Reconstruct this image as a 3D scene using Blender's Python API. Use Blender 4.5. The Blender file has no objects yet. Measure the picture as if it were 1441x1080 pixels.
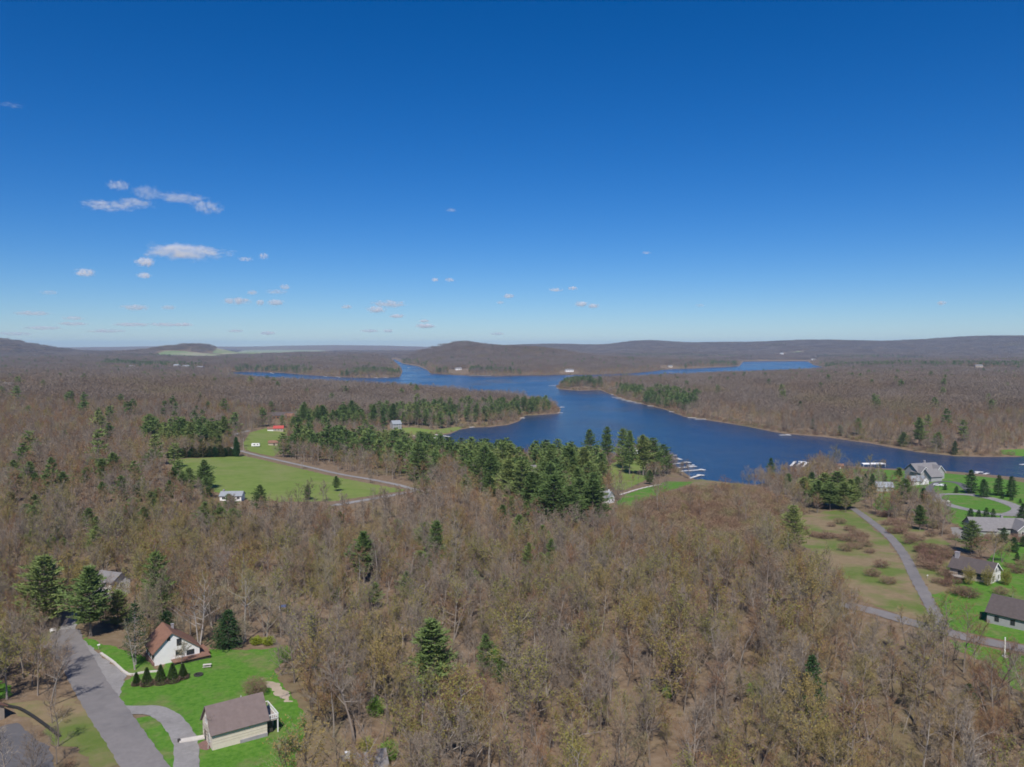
import bpy, bmesh, math, random
import numpy as np
from mathutils import Vector, Matrix

scene = bpy.context.scene
R = math.radians
# ---------------------------------------------------------------- camera, sky, sun, exposure
cam_data = bpy.data.cameras.new('camera'); cam = bpy.data.objects.new('camera', cam_data)
scene.collection.objects.link(cam); scene.camera = cam
cam.location = (0, 0, 105)
cam.rotation_euler = (R(90-2.685), 0, 0)
cam_data.sensor_width = 36; cam_data.lens = 27.705
cam_data.clip_start = 1; cam_data.clip_end = 200000

SUN_EL, SUN_AZ = 50.0, 184.0          # sun high behind the camera; azimuth clockwise from +y
world = bpy.data.worlds.new('World'); scene.world = world; world.use_nodes = True
wn = world.node_tree.nodes; wl = world.node_tree.links
sky = wn.new('ShaderNodeTexSky'); sky.sky_type = 'NISHITA'; sky.sun_disc = False
sky.sun_elevation = R(SUN_EL); sky.sun_rotation = R(SUN_AZ)
sky.altitude = 1000; sky.air_density = 1.0; sky.dust_density = 0.2; sky.ozone_density = 10.0      # clear, deep blue spring sky
bg = wn['Background']; bg.inputs['Strength'].default_value = 0.08
hs = wn.new('ShaderNodeHueSaturation'); hs.inputs['Saturation'].default_value = 1.24; hs.inputs['Hue'].default_value = .507
wl.new(sky.outputs['Color'], hs.inputs['Color']); wl.new(hs.outputs['Color'], bg.inputs['Color'])

sun_data = bpy.data.lights.new('sun', 'SUN'); sun = bpy.data.objects.new('sun', sun_data)
scene.collection.objects.link(sun)
sun_data.energy = 4.2; sun_data.angle = R(.53); sun_data.color = (1, .95, .88)
_d = Vector((-math.sin(R(SUN_AZ))*math.cos(R(SUN_EL)), -math.cos(R(SUN_AZ))*math.cos(R(SUN_EL)), -math.sin(R(SUN_EL))))
sun.rotation_euler = _d.to_track_quat('-Z', 'Y').to_euler(); sun.location = (0, -200, 300)

scene.view_settings.view_transform = 'Standard'; scene.view_settings.look = 'None'
scene.view_settings.exposure = 0.25; scene.view_settings.gamma = 1; scene.view_settings.use_curve_mapping = False
scene.render.engine = 'CYCLES'
cy = scene.cycles
cy.use_denoising = True; cy.filter_width = 1.7; cy.max_bounces = 6; cy.diffuse_bounces = 2; cy.glossy_bounces = 2
cy.transmission_bounces = 2; cy.transparent_max_bounces = 8; cy.volume_bounces = 6
cy.use_adaptive_sampling = True; cy.adaptive_threshold = 0.02
random.seed(5); rng = np.random.default_rng(5)

# ---- where things stand, in metres (x right, y away, lake at z = 0) ----
LAKE = [(-136.5, 899.7), (-124.1, 853.2), (-88.0, 805.5), (-53.9, 738.4), (-13.1, 706.7), (37.5, 693.9), (83.0, 706.7), (115.6, 799.9), (136.6, 816.9), (141.4, 762.8),
 (141.3, 693.9), (143.1, 619.1), (160.2, 609.3), (182.1, 590.5), (212.2, 615.8), (247.6, 658.2), (278.1, 689.7), (298.2, 685.6), (317.5, 673.6), (364.0, 658.2),
 (392.4, 636.3), (413.5, 615.8), (457.7, 572.8), (570.7, 715.5), (511.4, 762.8), (481.2, 748.0), (450.6, 748.0), (426.3, 752.9), (404.5, 783.6), (389.9, 853.2),
 (363.8, 914.0), (327.0, 951.6), (309.2, 1037.0), (282.5, 1117.2), (259.6, 1173.9), (256.2, 1321.2), (239.4, 1435.8), (223.5, 1551.1), (218.7, 1711.3), (214.5, 1908.2),
 (160.2, 1877.4), (118.3, 1940.1), (116.3, 2060.6), (154.8, 2156.2), (261.8, 2239.3), (432.4, 2401.3), (652.9, 2588.4), (910.6, 2807.1), (1188.1, 3066.2),
 (1517.4, 3759.6), (1716.2, 4483.6), (2130.5, 5687.8), (1869.0, 5687.8), (1629.3, 5552.3), (1221.2, 4238.7), (944.3, 3885.1), (749.2, 3699.9), (475.1, 3107.1),
 (333.0, 2964.6), (156.4, 2912.6), (-52.6, 2841.4), (-211.5, 2912.6), (-321.0, 3107.1), (-386.5, 3585.9), (-489.9, 4163.0), (-691.1, 4961.1), (-960.6, 6478.5),
 (-948.8, 6137.2), (-602.5, 4163.0), (-464.0, 3329.4), (-387.5, 2709.1), (-479.0, 2647.4), (-619.6, 2741.0), (-773.1, 2949.5), (-951.8, 3192.4), (-1112.7, 3329.4),
 (-1147.6, 3192.4), (-974.2, 2709.1), (-688.3, 2239.3), (-535.7, 2042.5), (-367.9, 1847.5), (-255.8, 1711.3), (-180.9, 1662.2), (-85.9, 1572.1), (-0.7, 1491.2),
 (62.7, 1401.1), (80.6, 1321.2), (73.2, 1236.6), (43.3, 1210.7), (19.0, 1198.2), (8.5, 1106.5), (-5.3, 1056.0), (-28.4, 1027.8), (-53.9, 1018.8), (-67.8, 992.5),
 (-75.6, 943.9), (-91.2, 928.7), (-102.6, 925.0), (-120.4, 914.0)]
ROADS = {'drive': (4.5, [(250.8, 463.4), (265.4, 497.3), (282.9, 521.3), (290.7, 525.3), (292.3, 511.4), (281.1, 482.4), (273.0, 465.4)]),
 'east': (3.8, [(183.8, 421.4), (173.7, 377.4), (164.2, 338.5), (156.0, 312.5), (150.0, 295.5), (140.7, 271.5), (128.6, 238.5), (121.0, 218.5)]),
 'field': (4.6, [(-236.1, 653.8), (-220.4, 635.7), (-196.5, 609.7), (-168.8, 580.6), (-139.9, 549.6), (-113.6, 520.6), (-91.1, 500.6), (-69.6, 477.6), (-55.0, 456.6)]),
 'fork': (4.6, [(-92.4, 405.6), (-82.0, 418.6), (-69.5, 435.6), (-55.0, 456.6), (-41.0, 472.5)]),
 'lakepath': (1.8, [(64.4, 464.4), (80.9, 496.3), (101.1, 531.2)]),
 'lane': (4.0, [(-118.8, 206.6), (-122.2, 213.6), (-125.4, 223.6), (-126.8, 231.6)]),
 'loop': (4.3, [(-83.9, 162.6), (-80.9, 162.6), (-76.0, 162.6), (-71.1, 159.6), (-65.5, 152.6), (-62.0, 146.6), (-57.9, 136.6)]),
 'main': (7.2, [(-64.4, 136.6), (-75.5, 150.6), (-86.2, 163.6), (-95.1, 174.6), (-105.7, 188.6), (-114.9, 200.6), (-120.0, 208.6)]),
 'northpath': (3.0, [(251.7, 588.0), (258.4, 590.1), (265.8, 591.1)]),
 'ring': (6.0,
          [(249.2, 460.4), (256.0, 468.4), (262.5, 469.4), (270.8, 462.4), (273.3, 446.4), (270.8, 426.4), (264.1, 407.5), (250.0, 393.5), (244.1, 392.5), (239.4, 408.4),
           (239.2, 427.4), (243.1, 445.4), (249.2, 460.4)]),
 'south': (6.0, [(135.8, 197.5), (127.4, 204.5), (121.5, 210.5), (118.8, 215.6), (115.0, 220.5), (109.0, 231.5), (102.9, 239.5)]),
 'spur': (6.0, [(244.1, 392.5), (249.7, 389.5), (260.1, 386.5)]),
 'upper': (4.0, [(-269.6, 728.8), (-270.1, 763.8), (-271.9, 810.8)])}
PADS = {'dirt': [(-58.2, 179.6), (-54.3, 177.6), (-49.3, 171.6), (-47.6, 167.6), (-50.0, 168.6), (-54.0, 173.6)],
 'parking': [(-119.8, 206.6), (-120.5, 210.6), (-114.7, 205.6), (-106.7, 197.6), (-99.8, 190.6), (-90.0, 180.6), (-89.0, 176.6), (-86.0, 168.6), (-85.9, 163.6),
             (-92.4, 168.6), (-102.2, 181.6), (-114.1, 192.6), (-120.7, 198.6)],
 'sidepad': [(203.2, 361.5), (206.0, 359.5), (198.5, 336.5), (190.8, 331.5), (195.0, 345.5)],
 'westdrive': [(-103.5, 150.6), (-102.4, 155.6), (-100.8, 156.6), (-93.4, 150.6), (-88.1, 146.6), (-83.2, 139.6), (-81.0, 135.6), (-93.4, 134.6)]}
LAWNS = {'bank': [(-115.8, 207.6), (-110.8, 204.6), (-104.9, 200.6), (-93.8, 194.6), (-84.5, 184.6), (-89.7, 181.6), (-102.9, 194.6), (-110.1, 200.6)],
 'beach': [(-136.2, 920.2), (-141.2, 948.4), (-121.9, 958.4), (-95.3, 952.3), (-78.1, 997.3), (-60.6, 1022.3), (-66.9, 992.2), (-77.5, 946.1), (-91.9, 935.2),
           (-103.1, 929.1), (-121.1, 919.1)],
 'cottage': [(58.9, 439.4), (67.5, 465.4), (83.7, 499.3), (111.4, 559.1), (132.6, 567.0), (112.9, 519.2), (94.6, 485.3), (77.3, 437.4), (62.3, 416.4), (56.2, 424.4)],
 'cottageback': [(67.1, 580.2), (92.8, 702.9), (113.3, 696.0), (121.6, 645.9), (91.8, 548.2), (70.8, 488.3), (64.3, 486.4)],
 'east': [(133.6, 249.5), (145.3, 254.5), (155.0, 249.5), (166.3, 242.6), (138.5, 201.5), (129.9, 208.5), (123.7, 214.5), (121.9, 217.5)],
 'eastyard': [(160.9, 284.5), (170.3, 295.5), (177.4, 292.5), (194.4, 311.5), (209.4, 328.5), (216.9, 317.5), (166.3, 242.6), (155.0, 249.5), (145.3, 254.5),
              (150.3, 266.5)],
 'farbank': [(477.1, 769.1), (519.7, 786.1), (536.4, 769.1), (522.5, 748.9), (483.0, 750.9), (472.6, 754.0)],
 'house': [(-89.2, 180.6), (-84.1, 183.6), (-85.6, 200.6), (-81.9, 200.6), (-76.6, 198.6), (-67.5, 198.6), (-60.4, 200.6), (-56.0, 191.6), (-56.8, 185.6), (-53.1, 177.6),
           (-47.7, 169.6), (-42.7, 160.6), (-40.9, 149.6), (-38.9, 136.6), (-57.9, 136.6), (-66.6, 153.6), (-73.7, 161.6), (-82.1, 163.6), (-86.0, 168.6),
           (-89.0, 176.6)],
 'island': [(-77.6, 157.6), (-77.6, 160.6), (-73.3, 159.6), (-68.2, 154.6), (-63.3, 145.6), (-59.1, 136.6), (-62.4, 136.6), (-70.2, 147.6)],
 'lakeshore': [(268.5, 665.9), (292.2, 608.2), (311.4, 572.3), (337.0, 546.3), (339.7, 492.4), (244.5, 353.5), (231.0, 352.5), (216.9, 350.5), (207.6, 356.5),
               (209.5, 374.5), (227.8, 416.4), (237.2, 450.4), (245.6, 499.3), (258.7, 557.2), (247.5, 587.0)],
 'northhouse': [(-237.2, 691.8), (-265.5, 795.8), (-265.6, 874.8), (-239.5, 846.7), (-198.9, 680.6), (-185.8, 610.7), (-218.7, 642.7)],
 'northwest': [(228.7, 486.3), (237.2, 491.3), (208.0, 422.4), (191.6, 405.4), (199.1, 431.4)],
 'shorelawn': [(109.2, 765.0), (120.3, 812.0), (128.2, 797.0), (114.9, 706.0), (101.8, 704.0)],
 'southside': [(117.5, 208.5), (125.0, 200.5), (132.5, 192.6), (115.1, 164.6), (114.2, 177.6), (117.1, 190.6), (114.9, 200.5)],
 'westbank': [(-118.4, 177.6), (-114.4, 175.6), (-110.5, 171.6), (-108.9, 167.6), (-112.6, 167.6)]}
FIELD = [(-238.5, 543.9), (-239.1, 562.8), (-222.2, 582.8), (-210.4, 606.7), (-191.7, 589.7), (-162.4, 558.7), (-121.7, 514.6), (-87.5, 480.6), (-60.8, 456.6), (-79.2, 434.6),
 (-94.9, 416.6), (-119.4, 409.6), (-144.6, 412.7), (-164.9, 431.7), (-195.5, 472.8)]
NOTREE = {'clump': [(186.7, 525.1), (210.7, 540.0), (210.5, 471.3), (183.5, 405.4), (157.1, 388.4), (159.4, 433.3)],
 'cottagefront': [(-88, 100), (-34, 100), (-36, 141), (-52, 146), (-80, 146)],
 'docks': [(80.0, 490.3), (130.3, 630.9), (144.8, 602.8), (170.8, 553.9), (157.1, 474.2), (119.5, 497.2), (92.0, 461.3)],
 'drivefront': [(-100, 112), (-90, 112), (-84, 136), (-92, 142)],
 'eastyards': [(197.7, 351.5), (223.9, 323.5), (139.7, 200.5), (122.0, 211.5), (133.0, 248.5), (165.9, 292.5)],
 'fieldfront': [(-163.8, 426.7), (-143.2, 408.7), (-94.0, 412.6), (-59.3, 448.6), (-50.4, 424.5), (-80.5, 367.5), (-127.3, 367.6), (-153.9, 388.7)],
 'fieldleft': [(-240.9, 532.9), (-235.0, 535.9), (-163.0, 426.7), (-150.5, 382.7), (-180.3, 421.8), (-218.4, 480.9)],
 'lakelawns': [(277.3, 698.8), (331.4, 689.8), (372.6, 673.8), (425.3, 616.8), (223.9, 323.5), (196.5, 345.5), (228.9, 416.4), (237.2, 450.4), (242.2, 492.3),
               (255.1, 549.2), (245.4, 582.0)],
 'meadowfront': [(120.0, 361.4), (129.2, 322.5), (123.3, 286.5), (116.5, 252.5), (116.7, 235.5), (118.1, 222.5), (119.7, 212.5), (106.5, 193.5), (101.1, 200.5),
                 (99.9, 220.5), (103.8, 252.5), (106.6, 292.5), (109.0, 323.5)],
 'southroad': [(119.4, 214.5), (128.7, 206.6), (139.7, 200.5), (116.0, 161.5), (111.3, 170.5), (110.8, 181.6), (109.2, 193.5)]}
BRUSH = [(39.0, 374.4), (51.9, 403.4), (77.3, 437.4), (92.8, 465.3), (121.6, 506.2), (161.0, 522.1), (154.5, 466.3), (152.4, 419.4), (142.2, 372.4), (127.2, 349.5),
 (111.9, 323.5), (86.8, 288.5), (65.9, 301.4), (51.7, 334.4)]
VERGE = {'lane': [(-124.9, 201.6), (-126.5, 209.6), (-124.9, 214.6), (-121.3, 210.6), (-119.9, 202.6), (-117.6, 192.6)],
 'west': [(-111.3, 165.6), (-105.2, 165.6), (-100.3, 167.6), (-95.5, 168.6), (-83.8, 156.6), (-74.6, 145.6), (-69.2, 136.6), (-72.0, 136.6), (-82.0, 145.6),
          (-87.2, 147.6), (-99.4, 158.6)]}
EXTRA = [(198.4, 360.5, 7.6), (206.6, 367.5, 6.6), (188.8, 350.5, 5.9), (180.2, 316.5, 7.4), (179.0, 297.5, 9.6), (180.0, 291.5, 10.7), (183.4, 291.5, 8.2), (158.2, 245.5, 4.3),
 (263.8, 643.9, 21.8), (313.9, 685.8, 11.1), (325.1, 685.8, 9.1), (119.1, 212.5, 13.9), (186.7, 387.4, 11.9), (199.2, 404.4, 10.0), (186.7, 396.4, 9.7),
 (186.1, 363.5, 7.5), (158.8, 406.4, 11.2), (164.1, 433.3, 11.9), (167.8, 456.3, 11.6), (173.6, 406.4, 9.8), (198.0, 375.5, 8.6), (182.3, 277.5, 6.1),
 (109.2, 205.5, 7.3)]
SAND = [(-137.1, 904.1), (-136.5, 916.2), (-121.4, 921.2), (-105.9, 924.1), (-106.7, 917.1), (-123.6, 907.1)]
MEADOW = {'east': [(184.4, 418.4), (183.8, 400.4), (188.3, 376.5), (185.2, 333.5), (172.6, 300.5), (152.5, 269.5), (145.7, 256.5), (133.6, 249.5), (144.3, 278.5), (160.5, 320.5)],
 'marsh': [(115.9, 544.1), (149.3, 621.8), (163.1, 599.8), (175.2, 564.9), (150.4, 518.1), (121.4, 515.2)],
 'west': [(124.6, 375.4), (143.0, 393.4), (166.3, 411.4), (181.6, 416.4), (169.6, 371.5), (159.9, 331.5), (146.2, 290.5), (132.5, 254.5), (120.6, 221.5), (113.3, 228.5),
          (110.6, 244.5), (115.2, 274.5), (121.2, 309.5), (120.8, 340.5)]}
FARMS = {'east': [(2508.8, 7241.0), (2729.7, 7490.2), (2720.6, 7337.4), (2464.1, 6984.4)],
 'green': [(-2550.1, 5631.3), (-2605.9, 5920.9), (-2495.5, 6040.8), (-2273.5, 5999.9), (-2001.4, 5687.1), (-2013.9, 5190.1), (-2303.3, 5374.5)],
 'pale': [(-2342.2, 6152.4), (-4533.1, 13399.6), (-3862.2, 13375.9), (-3128.5, 13079.3), (-2351.9, 10420.1), (-1749.0, 6055.8), (-1952.9, 5695.1)]}
CONIFERS = [(-127.7, 212.6, 20.6, 'p', 1.1), (-112.2, 206.6, 19.1, 'p', 1.15), (-109.5, 215.6, 10.3, 'p', 0.9), (-91.2, 187.6, 15.7, 'l', 0.9), (-73.3, 200.6, 10.0, 's', 1.5),
 (-92.4, 207.6, 7.2, 's', 1.6), (-17.5, 167.6, 18.4, 'p', 1.15), (-6.3, 181.6, 10.4, 'p', 0.7), (-2.4, 178.6, 5.2, 'p', 1.3), (-50.6, 265.5, 18.1, 'p', 1.0),
 (-28.0, 290.4, 18.1, 'p', 0.6), (-41.7, 235.5, 8.2, 'p', 1.2), (-33.5, 248.5, 8.7, 'p', 1.1), (5.8, 280.4, 11.8, 'p', 0.6), (14.3, 282.4, 12.9, 'p', 0.75),
 (113.6, 313.5, 19.0, 'p', 0.9), (62.3, 160.6, 13.7, 's', 0.6), (97.2, 164.5, 5.8, 's', 1.1), (-101.6, 222.6, 20.0, 'p', 0.6), (-242.3, 411.9, 17.3, 'p', 0.8),
 (-242.4, 397.9, 11.5, 'p', 0.9), (-253.1, 469.9, 10.2, 'p', 1.2), (-229.9, 422.9, 11.5, 'p', 1.1), (-195.6, 390.8, 13.5, 'p', 1), (-187.6, 392.8, 10.0, 'p', 1.2),
 (-171.5, 391.7, 12.1, 'p', 1), (-179.9, 436.8, 11.9, 'p', 1.1), (-163.4, 420.7, 6.4, 's', 1.2), (-254.0, 505.9, 8.2, 'p', 1), (-226.5, 494.9, 13.4, 'p', 1.2),
 (-216.9, 337.8, 14.1, 'o', 1.1), (-220.7, 361.8, 7.9, 'o', 1.1), (-199.3, 340.8, 10.6, 'o', 1), (-186.2, 336.7, 8.0, 'o', 1.1), (-166.6, 339.7, 8.3, 'p', 1.3),
 (-165.7, 351.7, 6.9, 'p', 1.2), (-156.5, 361.7, 5.4, 'p', 1.2), (-133.8, 343.6, 8.7, 'p', 1.2), (-136.2, 329.6, 4.1, 'p', 1.3), (-125.0, 388.6, 12.6, 'p', 1),
 (-109.4, 418.6, 8.2, 'p', 0.9), (-100.7, 447.6, 8.9, 'p', 1.1), (-400.5, 935.3, 11.0, 'p', 1.5), (-371.1, 925.2, 11.7, 'p', 1.2), (-209.3, 595.7, 15.2, 'a', 0.8),
 (-50.0, 438.5, 12.8, 'p', 1.1), (100.0, 597.0, 31.5, 'p', 1), (109.6, 605.0, 29.8, 'p', 1), (120.9, 626.9, 23.9, 'p', 1), (89.7, 597.1, 33.7, 'p', 0.7),
 (88.6, 628.1, 33.1, 'p', 0.7), (77.6, 641.2, 31.5, 'p', 0.7), (70.4, 715.9, 32.3, 'p', 0.8), (93.3, 528.2, 9.6, 'p', 1.2), (20.1, 371.4, 18.3, 's', 1.2),
 (33.1, 384.4, 21.1, 'p', 1.2), (-0.2, 389.4, 10.7, 'p', 1.1), (6.7, 378.4, 9.7, 'p', 1), (26.7, 368.4, 13.4, 's', 1.2), (41.4, 397.4, 21.8, 'p', 1),
 (-26.3, 441.5, 12.7, 'p', 1), (-12.3, 443.5, 14.5, 'p', 1.2), (20.2, 448.4, 13.9, 'p', 1.1), (193.9, 585.8, 20.2, 's', 0.8), (212.6, 470.3, 14.6, 's', 0.9),
 (221.5, 480.3, 13.1, 's', 0.9), (256.3, 538.2, 7.3, 's', 1), (267.1, 540.2, 9.8, 'p', 1.6), (218.7, 435.4, 14.2, 'p', 1.4), (229.5, 436.4, 8.7, 'a', 1.3),
 (185.3, 354.5, 11.6, 'p', 1.1), (275.0, 468.4, 14.4, 's', 1.1), (272.8, 452.4, 10.7, 's', 1.3), (283.1, 455.4, 12.4, 's', 1), (285.9, 448.4, 12.3, 's', 1.1),
 (239.4, 366.5, 10.0, 's', 1.3), (214.1, 364.5, 8.3, 's', 1.1), (223.2, 373.5, 6.1, 's', 1.1), (227.8, 375.5, 6.8, 's', 1.1), (232.1, 376.5, 5.9, 's', 1.1),
 (180.6, 306.5, 13.3, 'p', 1.1), (213.2, 347.5, 5.6, 's', 1.2), (205.8, 326.5, 6.4, 's', 1.3), (198.4, 307.5, 6.2, 's', 1.3), (165.0, 422.4, 15.4, 'p', 1.3),
 (173.2, 433.3, 18.2, 'p', 1.3), (169.5, 416.4, 15.2, 'p', 1.4), (179.0, 430.4, 19.6, 'p', 1.4), (177.1, 416.4, 15.2, 'p', 1.4), (182.6, 421.4, 16.1, 'p', 1.3),
 (167.3, 449.3, 14.7, 'p', 1.3), (172.4, 488.2, 13.4, 'p', 1), (182.1, 475.2, 15.6, 's', 1.1), (200.1, 454.3, 14.1, 'p', 1.1), (416.6, 803.1, 30.5, 'p', 0.9),
 (406.3, 816.1, 14.8, 'p', 1.3), (426.0, 784.1, 16.9, 'p', 1.2), (427.2, 757.0, 13.7, 's', 0.9), (397.8, 901.3, 19.6, 'p', 0.8), (367.0, 957.3, 12.9, 's', 0.8),
 (-166.4, 288.7, 7.2, 'p', 1.1819267691486433), (-248.1, 402.9, 16.1, 'p', 0.9837590527555652), (-168.9, 373.7, 11.5, 'p', 1.097993077555671),
 (-178.6, 304.7, 7.7, 'p', 0.9936731837958822), (-252.1, 396.9, 12.0, 'p', 1.2608257201646513), (-236.3, 446.9, 12.5, 'p', 1.2966409588284273),
 (-208.2, 333.8, 9.8, 'p', 1.164337268644733), (-177.2, 326.7, 10.5, 'p', 1.1598885462189052), (-133.9, 356.6, 9.1, 'p', 0.9257493988863106),
 (-135.7, 374.6, 10.0, 'p', 1.2784177299151198), (-153.5, 325.6, 12.4, 'p', 1.0142612920919658), (-161.6, 300.7, 7.7, 'p', 1.2057181197443958),
 (-198.7, 323.7, 11.3, 'p', 1.279999892842491), (-145.1, 369.7, 9.8, 'p', 0.960063947307286), (-175.2, 360.7, 9.0, 'p', 1.2612882520458757),
 (-161.8, 328.7, 8.9, 'p', 0.9975545135375983), (-242.9, 380.9, 10.6, 'p', 1.0693607427322056), (-163.0, 306.7, 11.8, 'p', 0.9701003958506605),
 (-226.7, 432.9, 14.9, 'p', 1.2899382115174334), (-182.9, 313.7, 9.0, 'p', 0.9052870505941447), (-166.5, 400.7, 10.6, 'p', 1.0742429194007297),
 (-213.7, 372.8, 11.5, 'p', 1.0671846183542595), (-190.6, 407.8, 10.3, 'p', 0.9341023494696999), (-213.5, 349.8, 10.4, 'p', 1.223079928566402),
 (-161.6, 327.7, 13.0, 'p', 0.9251895612170692), (-271.4, 427.0, 12.8, 'p', 1.12946842646822), (-168.1, 398.7, 15.6, 'p', 0.9011760730917647),
 (-172.2, 436.8, 16.6, 'p', 0.9132485863056928), (-116.9, 327.6, 13.1, 'p', 1.1320031558632038), (-169.4, 286.7, 8.8, 'p', 0.9333419209732398),
 (-168.8, 364.7, 11.5, 'p', 0.9618077915343278), (-206.5, 340.8, 10.5, 'p', 0.950580745099027), (-165.9, 323.7, 11.4, 'p', 1.0885192500467895),
 (-203.1, 386.8, 10.5, 'p', 0.9790027470854723), (-230.0, 451.9, 16.0, 'p', 1.1833284485359385), (-224.8, 488.9, 14.4, 'p', 1.0729680434700224),
 (-175.9, 285.7, 10.4, 'p', 1.101033040342544), (-188.1, 434.8, 11.9, 'p', 1.1102963369611234), (-144.3, 341.6, 8.1, 'p', 1.1452675232186398),
 (-122.8, 328.6, 12.9, 'p', 1.292692388304717), (-227.7, 395.9, 12.9, 'p', 1.2907213888890356), (-156.3, 292.6, 11.0, 'p', 1.1065096655552717),
 (-134.5, 293.6, 10.8, 'p', 1.0183308054548006), (-172.4, 440.8, 13.1, 'p', 1.2834334212093634), (-160.6, 410.7, 11.6, 'p', 1.1452133756383478),
 (-132.7, 337.6, 13.1, 'p', 1.1912131618135744), (10.1, 279.5, 8.5, 'p', 0.9710005974646797), (-23.6, 289.4, 11.3, 'p', 0.9075382744176606),
 (-60.4, 260.5, 7.5, 'p', 0.9678941541316008), (-53.8, 250.5, 7.2, 'p', 0.9166584976735654), (8.9, 293.4, 8.5, 'p', 1.155359007812063),
 (-34.3, 313.4, 12.9, 'p', 1.1160650566360801), (3.3, 333.4, 12.8, 'p', 1.0386396006502085), (12.4, 314.4, 11.9, 'p', 1.1173751268137284),
 (-32.2, 272.5, 10.3, 'p', 1.197233171545193), (18.5, 257.5, 6.7, 'p', 1.0441143399216033), (-4.4, 361.4, 11.6, 'p', 1.1474848022139545),
 (16.1, 242.5, 6.2, 'p', 1.0428345988916476), (14.2, 273.5, 8.1, 'p', 0.8154844577181454), (17.8, 249.5, 8.9, 'p', 0.9464998841134987), (-79.0, 320.5, 8.8, 'p', 1.1),
 (-78.3, 354.5, 8.3, 'p', 1.1), (-49.4, 337.5, 9.3, 'p', 1.1), (-26.5, 361.4, 8.5, 'p', 1.1), (-75.7, 285.5, 7.8, 'p', 1.1), (-13.0, 255.5, 8.4, 'p', 1.1),
 (34.4, 291.4, 5.7, 'p', 1.1), (-55.3, 241.5, 7.4, 'p', 1.1), (269.9, 487.4, 4.0, 's', 1.4), (278.9, 444.4, 3.6, 's', 1.4), (279.1, 436.5, 3.1, 's', 1.4),
 (276.8, 425.5, 2.7, 's', 1.4), (208.3, 317.5, 4.6, 's', 1.4), (269.0, 473.4, 4.3, 's', 1.4), (190.5, 293.5, 3.2, 's', 1.4), (215.3, 393.4, 4.3, 's', 1.4)]
STANDS = {'fieldback': [(-282.8, 602.9), (-231.3, 621.8), (-247.2, 677.8), (-306.9, 661.0)],
 'point': [(-228.0, 805.7), (-200.8, 922.6), (-139.5, 960.5), (-126.6, 961.5), (-94.4, 961.3), (-74.4, 1021.4), (-19.8, 1065.4), (4.7, 1164.4), (67.8, 1260.5),
           (52.9, 1315.7), (-22.9, 1235.8), (-100.3, 1103.9), (-196.8, 986.8), (-245.2, 932.8)],
 'shore': [(-178.2, 603.6), (-161.6, 613.6), (-121.0, 578.5), (-77.6, 532.5), (-57.2, 482.6), (-39.5, 540.5), (-16.0, 433.5), (3.5, 400.5), (17.2, 347.4), (38.8, 362.4),
           (51.8, 440.4), (71.6, 565.2), (66.1, 636.2), (22.3, 622.2), (-11.8, 637.2), (-50.0, 685.1), (-100.6, 737.2), (-145.7, 729.4), (-190.8, 700.6)]}
FARSTANDS = {'back': [(365.3, 2537.9), (622.8, 2882.2), (662.6, 3066.4), (415.1, 2714.1)],
 'boathouse': [(224.0, 1680.9), (245.4, 1512.9), (274.1, 1601.2), (250.3, 1737.2)],
 'cape': [(-1156.4, 3282.9), (-747.7, 2954.5), (-810.4, 3203.3), (-1181.6, 3443.6)],
 'cape2': [(-589.0, 2714.1), (-395.0, 2762.1), (-430.2, 3066.4), (-602.9, 2778.4)],
 'eastside': [(1489.8, 3891.3), (1385.4, 3075.2), (1569.7, 3003.4), (1871.1, 2883.3), (2213.6, 3412.0), (1670.0, 3195.9), (1653.4, 4171.8)],
 'hillfoot': [(800.7, 5942.8), (1791.5, 5854.2), (1958.0, 6399.1), (999.3, 6952.1)],
 'hollow': [(2281.9, 5894.2), (2514.5, 4813.2), (2970.1, 5686.3), (2452.3, 6335.2)],
 'opposite': [(-298.5, 2994.4), (37.7, 2882.3), (38.2, 2922.6), (-295.7, 3106.7)],
 'promontory': [(777.3, 3755.4), (1200.6, 4219.7), (1325.0, 4628.3), (835.3, 3867.8)],
 'scatter': [(240.9, 1444.7), (276.9, 1227.6), (326.3, 1365.1), (297.2, 1649.3)],
 'shoreline': [(-734.6, 5076.6), (-411.6, 3787.4), (-403.5, 3907.8), (-656.5, 5005.3)],
 'tip': [(121.3, 1961.3), (216.0, 1921.2), (229.3, 1961.5), (158.0, 2201.5)],
 'village': [(-1756.7, 3355.7), (-1210.5, 2979.0), (-1302.8, 3355.6), (-1952.8, 3796.6)],
 'west': [(-2399.2, 5214.2), (-1908.9, 4453.5), (-2365.1, 5518.8), (-2583.3, 5615.3)],
 'west2': [(-2450.8, 5719.5), (-2273.7, 5663.1), (-2386.2, 5944.0), (-2505.7, 5848.2)]}
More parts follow.
